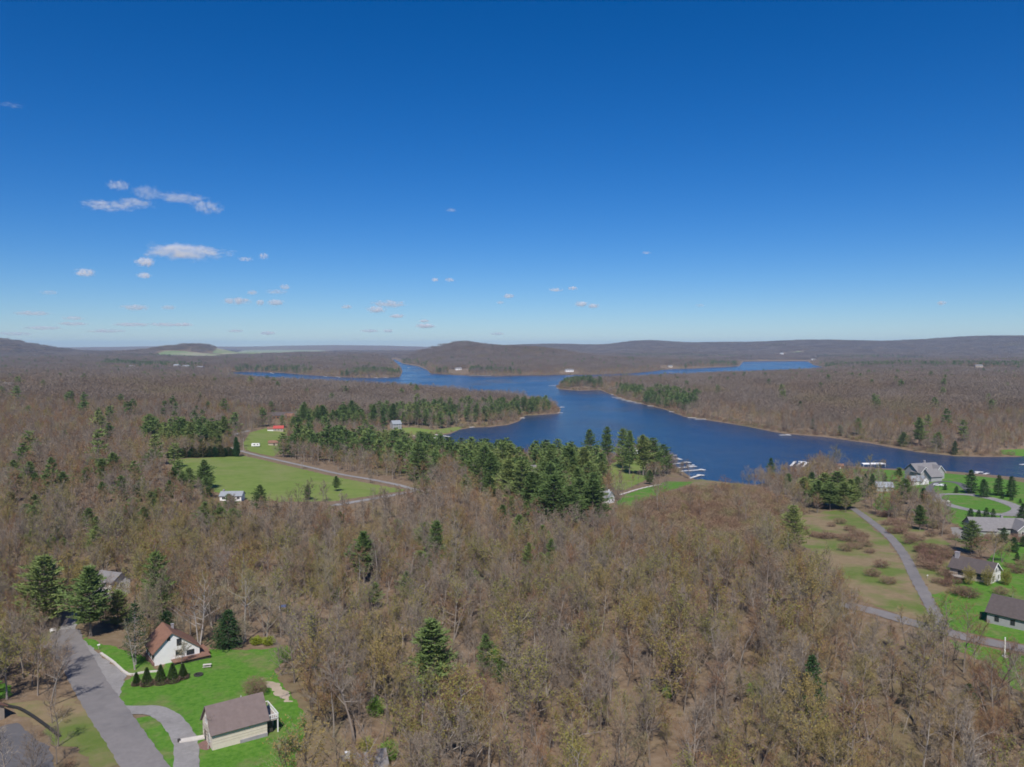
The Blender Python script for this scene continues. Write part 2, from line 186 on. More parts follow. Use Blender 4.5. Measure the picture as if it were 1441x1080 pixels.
DOCKS = [((147.1, 752.9), (158.3, 754.4)), ((140.0, 723.1), (154.2, 728.1)), ((140.4, 695.6), (157.5, 707.5)), ((137.8, 673.6), (160.9, 684.0)), ((135.1, 654.4), (160.2, 665.0)),
 ((137.6, 617.5), (152.7, 636.6)), ((244.1, 685.6), (257.8, 713.2)), ((249.1, 685.6), (262.8, 711.0)), ((252.6, 681.6), (266.3, 706.7)), ((258.2, 681.6), (269.8, 702.4)),
 ((0.0, 1144.8), (15.1, 1150.5)), ((73.5, 1344.2), (86.6, 1358.4)), ((67.9, 1240.6), (80.3, 1241.9)), ((-67.9, 1035.2), (-53.1, 1020.6)),
 ((-83.8, 1001.1), (-74.3, 995.1)), ((-83.7, 967.6), (-76.3, 963.5)), ((-131.0, 906.8), (-119.1, 897.6)), ((-102.2, 921.3), (-86.6, 897.6)),
 ((-90.8, 932.4), (-73.0, 910.4)), ((216.3, 1716.3), (235.2, 1696.3)), ((207.0, 1625.0), (222.2, 1602.5)), ((209.2, 1580.7), (224.7, 1559.4)),
 ((214.8, 1538.7), (228.8, 1520.6)), ((218.8, 1499.0), (236.6, 1483.6)), ((225.9, 1457.5), (247.8, 1446.6)), ((239.0, 1387.7), (251.6, 1381.1)),
 ((252.7, 1263.6), (264.8, 1259.4)), ((258.6, 1155.1), (270.1, 1150.5)), ((263.8, 1132.5), (276.1, 1132.5)), ((316.1, 927.2), (325.9, 928.7)),
 ((111.7, 1979.8), (129.6, 1979.8)), ((98.4, 2116.9), (115.6, 2116.9)), ((380.5, 643.4), (388.8, 652.5)), ((384.7, 639.8), (393.2, 647.0)),
 ((450.4, 693.9), (459.4, 698.1)), ((-967.3, 3149.2), (-928.1, 3066.2)), ((-667.7, 2787.0), (-642.8, 2734.5)), ((-610.7, 2734.5), (-587.3, 2684.0)),
 ((-471.3, 2671.7), (-448.6, 2623.5)), ((-435.2, 2671.7), (-415.0, 2635.4)), ((-156.6, 2869.5), (-77.8, 2827.6))]
SPOTS = {'bareoak': (109.6, 334.5),
 'barn': (142.0, 217.5),
 'beachhouse': (-140.4, 948.4),
 'bench': (-124.0, 209.6),
 'bighouse': (285.7, 538.3),
 'boat': (-508.9, 3891.3),
 'brownhouse': (-276.0, 946.0),
 'bush1': (-66.8, 202.6),
 'bush2': (-63.6, 202.6),
 'bush3': (-56.1, 190.6),
 'bush4': (-56.6, 170.6),
 'canopy': (315.8, 685.8),
 'car1': (277.3, 503.3),
 'car2': (275.2, 506.3),
 'chimneyhouse': (161.3, 266.5),
 'cl': (139.7, 269.5),
 'cottage': (52.2, 433.4),
 'firepit': (-73.6, 181.6),
 'garage': (265.7, 517.3),
 'greyhouse': (19.3, 537.4),
 'houseA': (-81.7, 189.6),
 'houseB': (-52.6, 148.6),
 'houseC': (-126.5, 241.6),
 'lA': (-109.6, 167.6),
 'longhouse': (-146.5, 409.7),
 'mail1': (-124.5, 208.6),
 'mail2': (-105.4, 197.6),
 'mansion': (219.2, 3018.8),
 'pole1': (-216.2, 631.7),
 'pole2': (-146.0, 542.6),
 'pole3': (123.8, 194.6),
 'redhouse': (-247.0, 830.7),
 'ringhouse': (213.9, 343.5),
 'rock': (240.8, 443.4),
 'roofD': (-26.8, 137.6),
 'roofE': (-103.5, 154.6),
 'shed': (-210.3, 691.7),
 'shorehouse': (111.9, 746.0),
 'shoreshed': (271.6, 650.0),
 'speck1': (753.6, 3755.5),
 'speck2': (2388.6, 6984.4),
 'speck3': (2170.6, 5685.6),
 'speck4': (2674.4, 5646.1),
 'speck5': (1792.5, 3027.6),
 'speck6': (-1282.7, 3243.3),
 'speck7': (-1396.0, 4877.9),
 'swing': (-68.1, 231.5),
 'sycA': (-80.2, 198.6),
 'sycB': (-70.4, 204.6),
 'tableA': (-73.5, 186.6),
 'trA': (-89.9, 184.6),
 'trailer': (-219.4, 671.7),
 'treehouse': (237.0, 499.2),
 'villa': (-212.1, 3115.1),
 'white1': (-1513.4, 3139.5),
 'white2': (-1399.6, 3291.6),
 'white3': (-1344.5, 3251.5),
 'white4': (-751.5, 1176.4)}
GREENS = [(-27.6, 145.6), (-22.7, 142.6), (-3.6, 190.6), (0.2, 180.5), (-28.5, 160.6), (-37.1, 181.6), (52.9, 206.5), (34.4, 170.5), (24.4, 190.6), (10.4, 221.5), (53.3, 170.5),
 (-41.7, 145.6)]
KERB = [(-103.3, 194.6), (-97.0, 188.6), (-90.2, 181.6), (-87.3, 182.6), (-83.7, 183.6)]
EDGING = [(-108.8, 164.6), (-106.4, 163.6), (-103.7, 162.6), (-99.4, 159.6), (-95.6, 156.6), (-91.9, 153.6), (-88.4, 150.6)]
HEDGE = [(-246.0, 559.9), (-242.0, 564.8), (-239.6, 568.8), (-235.9, 569.8), (-233.3, 573.8), (-230.4, 576.8), (-227.4, 579.8), (-224.3, 582.8), (-221.2, 585.8), (-218.1, 588.8),
 (-214.9, 591.8), (-211.6, 594.7)]
CONES = [(-85.3, 175.6, 2.7), (-82.9, 175.6, 3.9), (-80.2, 176.6, 4.2), (-77.9, 177.6, 4.2), (-76.4, 179.6, 3.3)]
SHRUBS = [(153.5, 354.5), (150.4, 341.5), (147.6, 329.5), (139.8, 320.5), (142.9, 332.5), (140.7, 316.5), (145.8, 321.5), (134.2, 313.5), (153.3, 339.5), (142.1, 309.5),
 (173.9, 363.5), (171.1, 353.5), (166.5, 337.5), (160.6, 325.5), (166.6, 331.5), (163.5, 320.5), (156.8, 309.5), (156.0, 302.5), (162.4, 309.5), (160.5, 299.5),
 (155.2, 293.5), (150.5, 289.5), (169.6, 314.5), (167.1, 304.5), (165.4, 297.5), (158.4, 290.5), (145.8, 284.5), (147.4, 280.5), (152.1, 284.5), (172.6, 311.5),
 (169.3, 299.5), (172.8, 346.5), (163.8, 347.5), (146.7, 272.5), (144.3, 263.5), (145.0, 259.5), (149.1, 262.5), (170.4, 367.5), (131.9, 355.5), (131.9, 348.5),
 (132.4, 342.5), (133.8, 339.5), (131.2, 362.4), (131.0, 369.4), (136.1, 337.5), (163.4, 283.5), (168.3, 287.5), (172.9, 289.5), (181.0, 283.5), (179.0, 275.5),
 (187.5, 285.5), (156.8, 249.5), (143.6, 249.5), (144.6, 246.5), (204.7, 335.5), (197.4, 326.5), (190.3, 318.5), (204.6, 329.5), (213.6, 328.5), (195.0, 358.5),
 (191.8, 345.5), (182.3, 339.5), (188.3, 332.5), (186.5, 391.4), (183.8, 378.5), (182.2, 391.4), (181.8, 367.5), (149.6, 365.4), (156.5, 372.4), (140.5, 338.5),
 (135.4, 285.5), (126.8, 273.5), (127.5, 263.5)]
CLOUDS = [(-3842, 7780, 1679, 222, 90, 0.45), (-5033, 9877, 1850, 618, 106, 0.6), (-4272, 9017, 1730, 403, 105, 0.45), (-3460, 7550, 1559, 297, 121, 0.3),
 (-3634, 8745, 1735, 547, 101, 0.5), (-3865, 10074, 1867, 396, 144, 0.42), (-5139, 12513, 1594, 1210, 213, 1.3), (-7574, 16361, 1848, 411, 176, 1.3),
 (-8094, 15006, 1503, 377, 148, 1), (-8838, 19041, 1811, 342, 137, 1), (-4193, 13391, 1627, 168, 108, 0.5), (-5379, 15986, 1865, 315, 86, 0.5),
 (-15691, 32914, 1730, 1124, 237, 1), (-15524, 35730, 1869, 706, 193, 0.7), (-10401, 29881, 1821, 1127, 242, 1.2), (-9943, 31220, 1842, 337, 224, 1),
 (-9401, 31471, 1856, 679, 226, 1.3), (-5453, 19015, 1537, 273, 119, 0.7), (-8329, 25381, 1835, 365, 137, 0.8), (-7569, 25356, 1856, 774, 159, 0.4),
 (-4730, 30345, 1739, 1309, 245, 1.2), (-6518, 37872, 1873, 953, 306, 1.5), (-6309, 43451, 1783, 949, 195, 1.7), (-6432, 58364, 1626, 1418, 315, 2.72),
 (-5097, 45886, 1589, 669, 165, 1.53), (-6031, 28866, 1556, 415, 130, 1), (-1894, 19456, 1744, 192, 87, 0.9), (-1506, 19183, 1721, 258, 86, 0.6),
 (-94, 23347, 1592, 335, 126, 1.2), (-384, 25935, 1548, 280, 93, 0.6), (1177, 21314, 1634, 383, 96, 0.8), (1688, 21993, 1722, 296, 99, 1),
 (2702, 30846, 1766, 554, 194, 1.5), (2996, 29123, 1595, 419, 157, 1.5), (16072, 29593, 1725, 346, 160, 0.9), (2105, 12404, 1570, 156, 44, 0.3),
 (-753, 9862, 1795, 141, 35, 0.3), (-21007, 34594, 1565, 1511, 187, 1.02), (-25351, 45729, 1748, 1332, 206, 0.85), (-31025, 55856, 1711, 2170, 251, 1.19),
 (-24902, 51696, 1545, 2386, 233, 1.53), (-23839, 54029, 1610, 1837, 243, 1.53), (-25506, 61173, 1809, 1634, 275, 1.7), (-29103, 83031, 1747, 1816, 299, 1.19),
 (-30985, 99934, 1812, 2186, 450, 1.53), (-13092, 72563, 1540, 1939, 261, 1.19), (-12681, 80755, 1702, 1177, 291, 1.36), (-41072, 69113, 1720, 3358, 311, 1.02),
 (-45301, 88239, 1850, 4288, 397, 1.02), (-67595, 107212, 1840, 5211, 482, 0.85), (-13581, 23254, 1690, 543, 125, 0.3), (-1933, 104740, 1800, 2291, 377, 0.68),
 (6574, 27662, 1545, 348, 99, 0.3), (-3220, 5140, 1655, 155, 27, 0.12)]
def seg_dist(X, Y, pts, closed=True):
    """distance to a polyline, and whether inside (closed only)"""
    pts = np.asarray(pts, float)
    n = len(pts); D = np.full(X.shape, 1e18); inside = np.zeros(X.shape, bool)
    for i in range(n if closed else n-1):
        ax, ay = pts[i]; bx, by = pts[(i+1) % n]
        dx, dy = bx-ax, by-ay; L2 = dx*dx+dy*dy+1e-12
        t = np.clip(((X-ax)*dx+(Y-ay)*dy)/L2, 0, 1)
        D = np.minimum(D, (X-ax-t*dx)**2+(Y-ay-t*dy)**2)
        if closed and ay != by:
            inside ^= ((ay > Y) != (by > Y)) & (X < (bx-ax)*(Y-ay)/(by-ay)+ax)
    return np.sqrt(D), inside
def sdist(X, Y, pts):
    """signed distance, positive inside"""
    d, i = seg_dist(X, Y, pts)
    return np.where(i, d, -d)
def sstep(a, b, x):
    t = np.clip((x-a)/(b-a), 0, 1); return t*t*(3-2*t)
def bump(X, Y, cx, cy, sx, sy):
    return np.exp(-((X-cx)/sx)**2-((Y-cy)/sy)**2)
def base_height(X, Y):
    z = 31+0*X
    z = z+3.0*np.sin(X/170+1.3)*np.sin(Y/140+.5)*sstep(150, 500, Y)
    z = z+4.5*np.sin(X/410+.4)*np.cos(Y/330)*sstep(300, 1200, Y)
    z = z-6*bump(X, Y, -20, 330, 150, 110)                    # dip in the woods in the middle
    z = z+5*bump(X, Y, -330, 420, 150, 160)
    z = z+10*bump(X, Y, -760, 1150, 420, 330)                 # woods at left
    z = z-11*bump(X, Y, -1400, 3000, 1000, 900)               # valley with the farm
    z = z+5*bump(X, Y, 700, 1300, 420, 400)-15*bump(X, Y, 1150, 2600, 1500, 750)-10*bump(X, Y, 450, 2150, 330, 380)    # wooded point across the narrows
    z = z-14*bump(X, Y, 1900, 5200, 2600, 1500)
    # far hills
    z = z+112*bump(X, Y, -4040, 6000, 380, 800)+70*bump(X, Y, -4700, 6000, 560, 800)+60*bump(X, Y, -5800, 6200, 900, 1100)
    z = z+56*bump(X, Y, -2650, 6600, 200, 700)+28*bump(X, Y, -2950, 6500, 520, 700)+15*bump(X, Y, -2000, 6300, 800, 900)
    z = z+98*bump(X, Y, -380, 4800, 390, 560)+50*bump(X, Y, 150, 4500, 280, 500)+74*bump(X, Y, -600, 5000, 230, 700)
    z = z+92*bump(X, Y, 450, 9300, 1100, 1300)+62*bump(X, Y, 1550, 9300, 380, 1300)+78*bump(X, Y, 2250, 9300, 700, 1300)
    z = z+114*bump(X, Y, 3350, 8800, 850, 1300)+122*bump(X, Y, 5000, 8600, 1050, 1500)+118*bump(X, Y, 6500, 8600, 1500, 1500)
    z = z+56*np.exp(-((Y-16500)/2200)**2)*(1+.25*np.sin(X/1500+.6)+.15*np.sin(X/640))+58*bump(X, Y, -3800, 16500, 1900, 2200)
    return z
def height(X, Y, lake, pond):
    X = np.asarray(X, float); Y = np.asarray(Y, float)
    sd = -sdist(X, Y, lake)                    # positive on land
    b = base_height(X, Y)
    far = sstep(1500, 3500, Y)
    L = 190-70*far
    land = .35+(b-.35)*(1-np.exp(-np.maximum(sd, 0)/L))
    land = np.minimum(land, .35+np.maximum(sd, 0)*.35)
    z = np.where(sd > 0, land, np.maximum(-4, .35+sd*.22))
    return z

def hgt(x, y):
    return float(height(np.array([x]), np.array([y]), LAKE, None)[0])

# ---------------------------------------------------------------- materials
def new_mat(name):
    m = bpy.data.materials.new(name); m.use_nodes = True
    nt = m.node_tree; b = nt.nodes['Principled BSDF']
    return m, nt, b
def ramp(nt, fac, stops):
    r = nt.nodes.new('ShaderNodeValToRGB'); e = r.color_ramp.elements
    e[0].position, e[0].color = stops[0][0], (*stops[0][1], 1)
    e[1].position, e[1].color = stops[-1][0], (*stops[-1][1], 1)
    for p, c in stops[1:-1]:
        k = e.new(p); k.color = (*c, 1)
    nt.links.new(fac, r.inputs['Fac']); return r.outputs['Color']
def noise(nt, vec, scale, detail=5, rough=.6, w=None):
    n = nt.nodes.new('ShaderNodeTexNoise'); n.inputs['Scale'].default_value = scale
    n.inputs['Detail'].default_value = detail; n.inputs['Roughness'].default_value = rough
    nt.links.new(vec, n.inputs['Vector']); return n.outputs['Fac']
def mathn(nt, op, a, b=None, clamp=False):
    m = nt.nodes.new('ShaderNodeMath'); m.operation = op; m.use_clamp = clamp
    for i, s in enumerate((a, b)):
        if s is None: continue
        if isinstance(s, (int, float)): m.inputs[i].default_value = s
        else: nt.links.new(s, m.inputs[i])
    return m.outputs[0]
def mixc(nt, fac, a, b):
    m = nt.nodes.new('ShaderNodeMix'); m.data_type = 'RGBA'
    for s, i in ((fac, 0), (a, 6), (b, 7)):
        if isinstance(s, (int, float)): m.inputs[i].default_value = s
        elif isinstance(s, tuple): m.inputs[i].default_value = (*s, 1)
        else: nt.links.new(s, m.inputs[i])
    return m.outputs[2]
def plain(name, col, rough=.8, var=.18, scale=1.2, metal=0, spec=.3):
    """painted / natural surface with a slight mottling in object space"""
    m, nt, b = new_mat(name)
    tc = nt.nodes.new('ShaderNodeTexCoord')
    f = noise(nt, tc.outputs['Object'], scale, 6, .65)
    lo = tuple(c*(1-var) for c in col); hi = tuple(min(1, c*(1+var)) for c in col)
    nt.links.new(ramp(nt, f, [(.3, lo), (.7, hi)]), b.inputs['Base Color'])
    b.inputs['Roughness'].default_value = rough; b.inputs['Metallic'].default_value = metal
    b.inputs['Specular IOR Level'].default_value = spec
    return m
def ground_mat(name, s1, stops1, s2, stops2, mixs, lo=.42, hi=.6, rough=.95, bump=0.0, bscale=2.0):
    """two mottled colour families, patched together by a large noise, in world space"""
    m, nt, b = new_mat(name)
    g = nt.nodes.new('ShaderNodeNewGeometry').outputs['Position']
    a = ramp(nt, noise(nt, g, s1, 8, .7), stops1); c = ramp(nt, noise(nt, g, s2, 8, .7), stops2)
    f = ramp(nt, noise(nt, g, mixs, 5, .6), [(lo, (0, 0, 0)), (hi, (1, 1, 1))])
    nt.links.new(mixc(nt, f, a, c), b.inputs['Base Color'])
    b.inputs['Roughness'].default_value = rough; b.inputs['Specular IOR Level'].default_value = .15
    if bump:
        bp = nt.nodes.new('ShaderNodeBump'); bp.inputs['Strength'].default_value = bump; bp.inputs['Distance'].default_value = .3
        nt.links.new(noise(nt, g, bscale, 6, .7), bp.inputs['Height']); nt.links.new(bp.outputs['Normal'], b.inputs['Normal'])
    return m
def tree_mat(name, stops, patch=.008, spread=.55, rough=.85, trans=0.0, fine=0.0):
    """colour picked per tree: woodland patches plus tree to tree variation"""
    m, nt, b = new_mat(name)
    oi = nt.nodes.new('ShaderNodeObjectInfo')
    n = noise(nt, oi.outputs['Location'], patch, 3, .6)
    v = mathn(nt, 'ADD', mathn(nt, 'MULTIPLY', mathn(nt, 'SUBTRACT', oi.outputs['Random'], .5), spread), mathn(nt, 'MULTIPLY', n, 2.1))
    v = mathn(nt, 'SUBTRACT', v, .55)
    if fine:
        g = nt.nodes.new('ShaderNodeNewGeometry').outputs['Position']
        v = mathn(nt, 'ADD', v, mathn(nt, 'MULTIPLY', mathn(nt, 'SUBTRACT', noise(nt, g, .9, 3, .6), .5), fine))
    nt.links.new(ramp(nt, v, stops), b.inputs['Base Color'])
    b.inputs['Roughness'].default_value = rough; b.inputs['Specular IOR Level'].default_value = .1
    return m

M = {}
M['litter'] = ground_mat('forest_floor', .35, [(.25, (.13, .088, .055)), (.5, (.2, .142, .092)), (.75, (.28, .21, .145))],
                         .3, [(.3, (.12, .1, .05)), (.7, (.2, .165, .08))], .018, .5, .72, bump=.5, bscale=1.1)
M['lawn'] = ground_mat('lawn_grass', .9, [(.3, (.05, .14, .014)), (.45, (.078, .19, .02)), (.58, (.105, .22, .03)), (.7, (.15, .21, .05))],
                       .7, [(.3, (.1, .14, .04)), (.5, (.17, .18, .07)), (.68, (.25, .22, .1))], .13, .5, .72, bump=.3, bscale=3)
M['field'] = ground_mat('field_grass', .12, [(.3, (.13, .19, .035)), (.7, (.18, .235, .055))],
                        .25, [(.3, (.17, .2, .06)), (.7, (.25, .24, .1))], .03, .42, .72)
M['meadow'] = ground_mat('meadow_grass', .25, [(.3, (.1, .15, .03)), (.7, (.15, .18, .05))],
                         .3, [(.3, (.2, .15, .085)), (.7, (.27, .205, .12))], .045, .42, .58, bump=.4, bscale=1.5)
M['farm'] = ground_mat('farm_grass', .01, [(.3, (.17, .23, .09)), (.7, (.21, .26, .11))], .01, [(.3, (.3, .28, .17)), (.7, (.36, .33, .22))], .006, .4, .6)
M['asphalt'] = ground_mat('worn_asphalt', .8, [(.3, (.19, .175, .17)), (.7, (.24, .222, .215))], .5, [(.3, (.15, .14, .14)), (.7, (.2, .19, .185))], .09, .4, .65)
M['newasphalt'] = ground_mat('asphalt', .8, [(.3, (.115, .11, .115)), (.7, (.15, .145, .15))], .5, [(.3, (.09, .088, .092)), (.7, (.13, .125, .13))], .09, .4, .65)
M['gravel'] = ground_mat('gravel', 1.2, [(.3, (.24, .228, .22)), (.7, (.33, .315, .305))], .6, [(.3, (.2, .19, .182)), (.7, (.28, .265, .255))], .12, .4, .65, bump=.4, bscale=5)
M['sand'] = ground_mat('sand', .5, [(.3, (.42, .34, .26)), (.7, (.5, .41, .32))], .4, [(.3, (.34, .28, .2)), (.7, (.4, .33, .25))], .08)
M['bark'] = tree_mat('bark', [(0, (.14, .115, .095)), (.3, (.22, .188, .16)), (.5, (.31, .275, .24)), (.7, (.25, .21, .178)), (1, (.14, .11, .09))], .02, 1.0)
M['twig'] = tree_mat('twigs', [(0, (.15, .115, .085)), (.18, (.265, .22, .172)), (.32, (.19, .145, .105)), (.45, (.28, .235, .185)), (.56, (.25, .16, .093)), (.66, (.225, .118, .066)), (.76, (.29, .205, .1)), (.86, (.225, .19, .066)), (1, (.29, .25, .17))], .012, .7)
M['farwood'] = tree_mat('far_woods', [(0, (.19, .155, .128)), (.35, (.225, .183, .148)), (.6, (.175, .136, .106)), (.8, (.205, .15, .108)), (1, (.2, .168, .1))], .003, .6)
M['palebark'] = plain('pale_bark', (.34, .305, .275), .9, .3, 3)
M['greybark'] = plain('grey_bark', (.2, .17, .145), .9, .3, 3)
M['bud'] = tree_mat('spring_buds', [(0, (.2, .2, .05)), (.5, (.24, .22, .06)), (1, (.27, .2, .07))], .02, .8)
M['pine'] = tree_mat('pine_needles', [(0, (.075, .12, .036)), (.4, (.115, .172, .054)), (.7, (.15, .205, .066)), (1, (.2, .235, .075))], .012, .6, fine=.45)
M['spruce'] = tree_mat('spruce_needles', [(0, (.03, .066, .022)), (.5, (.042, .088, .03)), (1, (.06, .105, .036))], .03, .6, fine=.4)
M['olive'] = tree_mat('olive_needles', [(0, (.07, .08, .025)), (1, (.11, .1, .035))], .03, .6, fine=.4)
M['shrub'] = tree_mat('shrub_twigs', [(0, (.17, .1, .075)), (.5, (.22, .14, .1)), (1, (.24, .17, .11))], .03, .8)
M['brush'] = tree_mat('brush_twigs', [(0, (.21, .135, .09)), (.3, (.26, .19, .13)), (.5, (.235, .14, .09)), (.68, (.26, .205, .115)), (.82, (.22, .2, .08)), (1, (.27, .22, .17))], .02, .9)
M['leafgreen'] = plain('fresh_leaves', (.12, .22, .03), .8, .4, 2)
M['yellow'] = plain('yellow_green_leaves', (.22, .26, .025), .8, .4, 2)
M['thuja'] = plain('thuja_foliage', (.05, .085, .02), .9, .45, 2.5)
M['thujabrown'] = plain('browned_foliage', (.17, .12, .085), .9, .35, 2.5)
M['white'] = plain('white_siding', (.74, .73, .71), .7, .05, 1.5)
M['cream'] = plain('cream_siding', (.62, .55, .45), .75, .06, 1.5)
M['tan'] = plain('tan_siding', (.4, .34, .27), .8, .1, 1.5)
M['greysiding'] = plain('grey_siding', (.33, .33, .33), .8, .1, 1.5)
M['greensiding'] = plain('grey_green_siding', (.3, .33, .29), .8, .1, 1.5)
M['darksiding'] = plain('dark_siding', (.14, .12, .11), .85, .15, 1.5)
M['logsiding'] = plain('brown_log_siding', (.22, .12, .07), .85, .2, 1.5)
M['stonebase'] = plain('foundation', (.3, .28, .29), .9, .15, 1.5)
M['brownroof'] = plain('brown_shingles', (.225, .12, .082), .9, .18, 1.2)
M['mauveroof'] = plain('taupe_shingles', (.175, .135, .125), .9, .12, 1.2)
M['greyroof'] = plain('grey_shingles', (.2, .19, .19), .9, .15, 1.2)
M['blueroof'] = plain('blue_grey_shingles', (.27, .29, .31), .85, .12, 1.2)
M['darkroof'] = plain('dark_shingles', (.095, .078, .075), .9, .15, 1.2)
M['redroof'] = plain('red_metal_roof', (.45, .085, .07), .5, .08, .6)
M['deckwood'] = plain('deck_boards', (.23, .125, .09), .85, .2, 2)
M['greywood'] = plain('weathered_boards', (.34, .3, .27), .85, .2, 2)
M['dockwhite'] = plain('pale_dock_boards', (.66, .64, .61), .8, .12, .8)
M['trim'] = plain('white_trim', (.78, .77, .75), .6, .04, 2)
M['darktrim'] = plain('dark_trim', (.05, .045, .04), .7, .1, 2)
M['concrete'] = plain('pale_concrete', (.55, .51, .46), .9, .12, 1.5)
M['blackedge'] = plain('dark_edging', (.03, .03, .03), .8, .2, 2)
M['redbrown'] = plain('reddish_mulch', (.2, .12, .1), .95, .3, 3)
M['steel'] = plain('galvanised', (.5, .5, .5), .5, .1, 3)
M['rubber'] = plain('tyre_rubber', (.02, .02, .02), .8, .2, 4)
M['carpaint'] = plain('car_paint', (.72, .73, .74), .3, .03, 2, spec=.5)
M['bluecloth'] = plain('blue_canvas', (.08, .11, .24), .8, .15, 2)
m_, nt_, b_ = new_mat('window_glass'); b_.inputs['Base Color'].default_value = (.03, .035, .045, 1); b_.inputs['Roughness'].default_value = .12; M['glass'] = m_
# lake water: dark body, wind ripples that tilt the reflection up into the deep blue sky
m_, nt_, b_ = new_mat('lake_water')
b_.inputs['Base Color'].default_value = (.006, .036, .1, 1); b_.inputs['Roughness'].default_value = .12; b_.inputs['IOR'].default_value = 1.33
g_ = nt_.nodes.new('ShaderNodeNewGeometry').outputs['Position']
bp_ = nt_.nodes.new('ShaderNodeBump'); bp_.inputs['Strength'].default_value = 1.0; bp_.inputs['Distance'].default_value = .9
mp_ = nt_.nodes.new('ShaderNodeMapping'); mp_.inputs['Scale'].default_value = (1, .6, 1); nt_.links.new(g_, mp_.inputs['Vector'])
h_ = mathn(nt_, 'ADD', noise(nt_, mp_.outputs[0], .5, 4, .6), mathn(nt_, 'MULTIPLY', noise(nt_, mp_.outputs[0], .06, 3, .5), 1.5))
nt_.links.new(h_, bp_.inputs['Height']); nt_.links.new(bp_.outputs['Normal'], b_.inputs['Normal'])
nt_.links.new(ramp(nt_, noise(nt_, mp_.outputs[0], .006, 4, .6), [(.35, (.07, .07, .07)), (.65, (.24, .24, .24))]), b_.inputs['Roughness'])   # calmer and windier patches
M['water'] = m_

# ---------------------------------------------------------------- mesh helpers
COL = scene.collection
def link(o, parent=None):
    COL.objects.link(o)
    if parent is not None: o.parent = parent
    return o
def tag(o, label=None, cat=None, group=None, kind=None):
    if label: o['label'] = label
    if cat: o['category'] = cat
    if group: o['group'] = group
    if kind: o['kind'] = kind
    return o
def empty(name, loc, rz=0):
    o = bpy.data.objects.new(name, None); o.location = loc; o.rotation_euler = (0, 0, rz); o.empty_display_size = .5
    return link(o)
def obj(name, me, parent=None): return link(bpy.data.objects.new(name, me), parent)
class MB:
    def __init__(s): s.v = []; s.f = []; s.mi = []
    def add(s, vs, fs, mi=0):
        n = len(s.v); s.v += [tuple(map(float, p)) for p in vs]
        s.f += [tuple(n+i for i in f) for f in fs]; s.mi += [mi]*len(fs); return s
    def box(s, c, d, mi=0, rz=0):
        x, y, z = (k/2 for k in d); cs, sn = math.cos(rz), math.sin(rz); vs = []
        for k in ((-1, -1, -1), (1, -1, -1), (1, 1, -1), (-1, 1, -1), (-1, -1, 1), (1, -1, 1), (1, 1, 1), (-1, 1, 1)):
            a, b, e = k[0]*x, k[1]*y, k[2]*z
            vs.append((c[0]+a*cs-b*sn, c[1]+a*sn+b*cs, c[2]+e))
        return s.add(vs, [(0, 3, 2, 1), (4, 5, 6, 7), (0, 1, 5, 4), (1, 2, 6, 5), (2, 3, 7, 6), (3, 0, 4, 7)], mi)
    def prism(s, prof, a0, a1, axis='x', mi=0):
        """profile (p, z) extruded along axis"""
        n = len(prof)
        vs = [((a, p, z) if axis == 'x' else (p, a, z)) for a in (a0, a1) for p, z in prof]
        fs = [tuple(range(n)), tuple(range(2*n-1, n-1, -1))]+[(i, n+i, n+(i+1) % n, (i+1) % n) for i in range(n)]
        return s.add(vs, fs, mi)
    def tube(s, p0, p1, r0, r1, n=3, mi=0, cap=False):
        p0, p1 = np.array(p0, float), np.array(p1, float); d = p1-p0; L = np.linalg.norm(d)+1e-9; d /= L
        u = np.cross(d, (0, 0, 1) if abs(d[2]) < .9 else (1, 0, 0)); u /= np.linalg.norm(u); w = np.cross(d, u)
        vs = []
        for p, r in ((p0, r0), (p1, r1)):
            for k in range(n):
                a = 2*math.pi*k/n; vs.append(p+r*(math.cos(a)*u+math.sin(a)*w))
        fs = [(k, (k+1) % n, n+(k+1) % n, n+k) for k in range(n)]
        if cap: fs += [tuple(range(n-1, -1, -1)), tuple(range(n, 2*n))]
        return s.add(vs, fs, mi)
    def mesh(s, name, mats, fixn=True):
        me = bpy.data.meshes.new(name); me.from_pydata(s.v, [], s.f)
        for m in (mats if isinstance(mats, (list, tuple)) else [mats]): me.materials.append(M[m] if isinstance(m, str) else m)
        if any(s.mi): me.polygons.foreach_set('material_index', s.mi)
        if fixn and len(s.f) < 3000:
            b = bmesh.new(); b.from_mesh(me); bmesh.ops.recalc_face_normals(b, faces=b.faces); b.to_mesh(me); b.free()
        me.update(); return me
    def build(s, name, mat, parent=None): return obj(name, s.mesh(name, mat), parent)

# ---------------------------------------------------------------- the ground, one sheet to the horizon
def axis(lo, hi, a, b, step, grow):
    core = list(np.arange(a, b+.01, step)); up = []; x = b; s = step
    while x < hi: s = step+(x-b)*grow; x += s; up.append(x)
    dn = []; x = a
    while x > lo: s = step+(a-x)*grow; x -= s; dn.append(x)
    return np.array(dn[::-1]+core+up)
gx = axis(-17000, 17000, -330, 330, 4, .0125); gy = axis(-160, 22000, -40, 680, 4, .0105)
GX, GY = np.meshgrid(gx, gy); GZ = height(GX, GY, LAKE, None)
nx, ny = len(gx), len(gy)
idx = np.arange(nx*ny).reshape(ny, nx)
quads = np.stack([idx[:-1, :-1], idx[:-1, 1:], idx[1:, 1:], idx[1:, :-1]], -1).reshape(-1, 4)
me = bpy.data.meshes.new('ground')
me.vertices.add(nx*ny); me.vertices.foreach_set('co', np.stack([GX, GY, GZ], -1).ravel().astype(np.float32))
me.loops.add(quads.size); me.loops.foreach_set('vertex_index', quads.ravel().astype(np.int32))
me.polygons.add(len(quads)); me.polygons.foreach_set('loop_start', np.arange(0, quads.size, 4, dtype=np.int32))
me.update(calc_edges=True); me.validate(); me.polygons.foreach_set('use_smooth', np.ones(len(quads), bool))
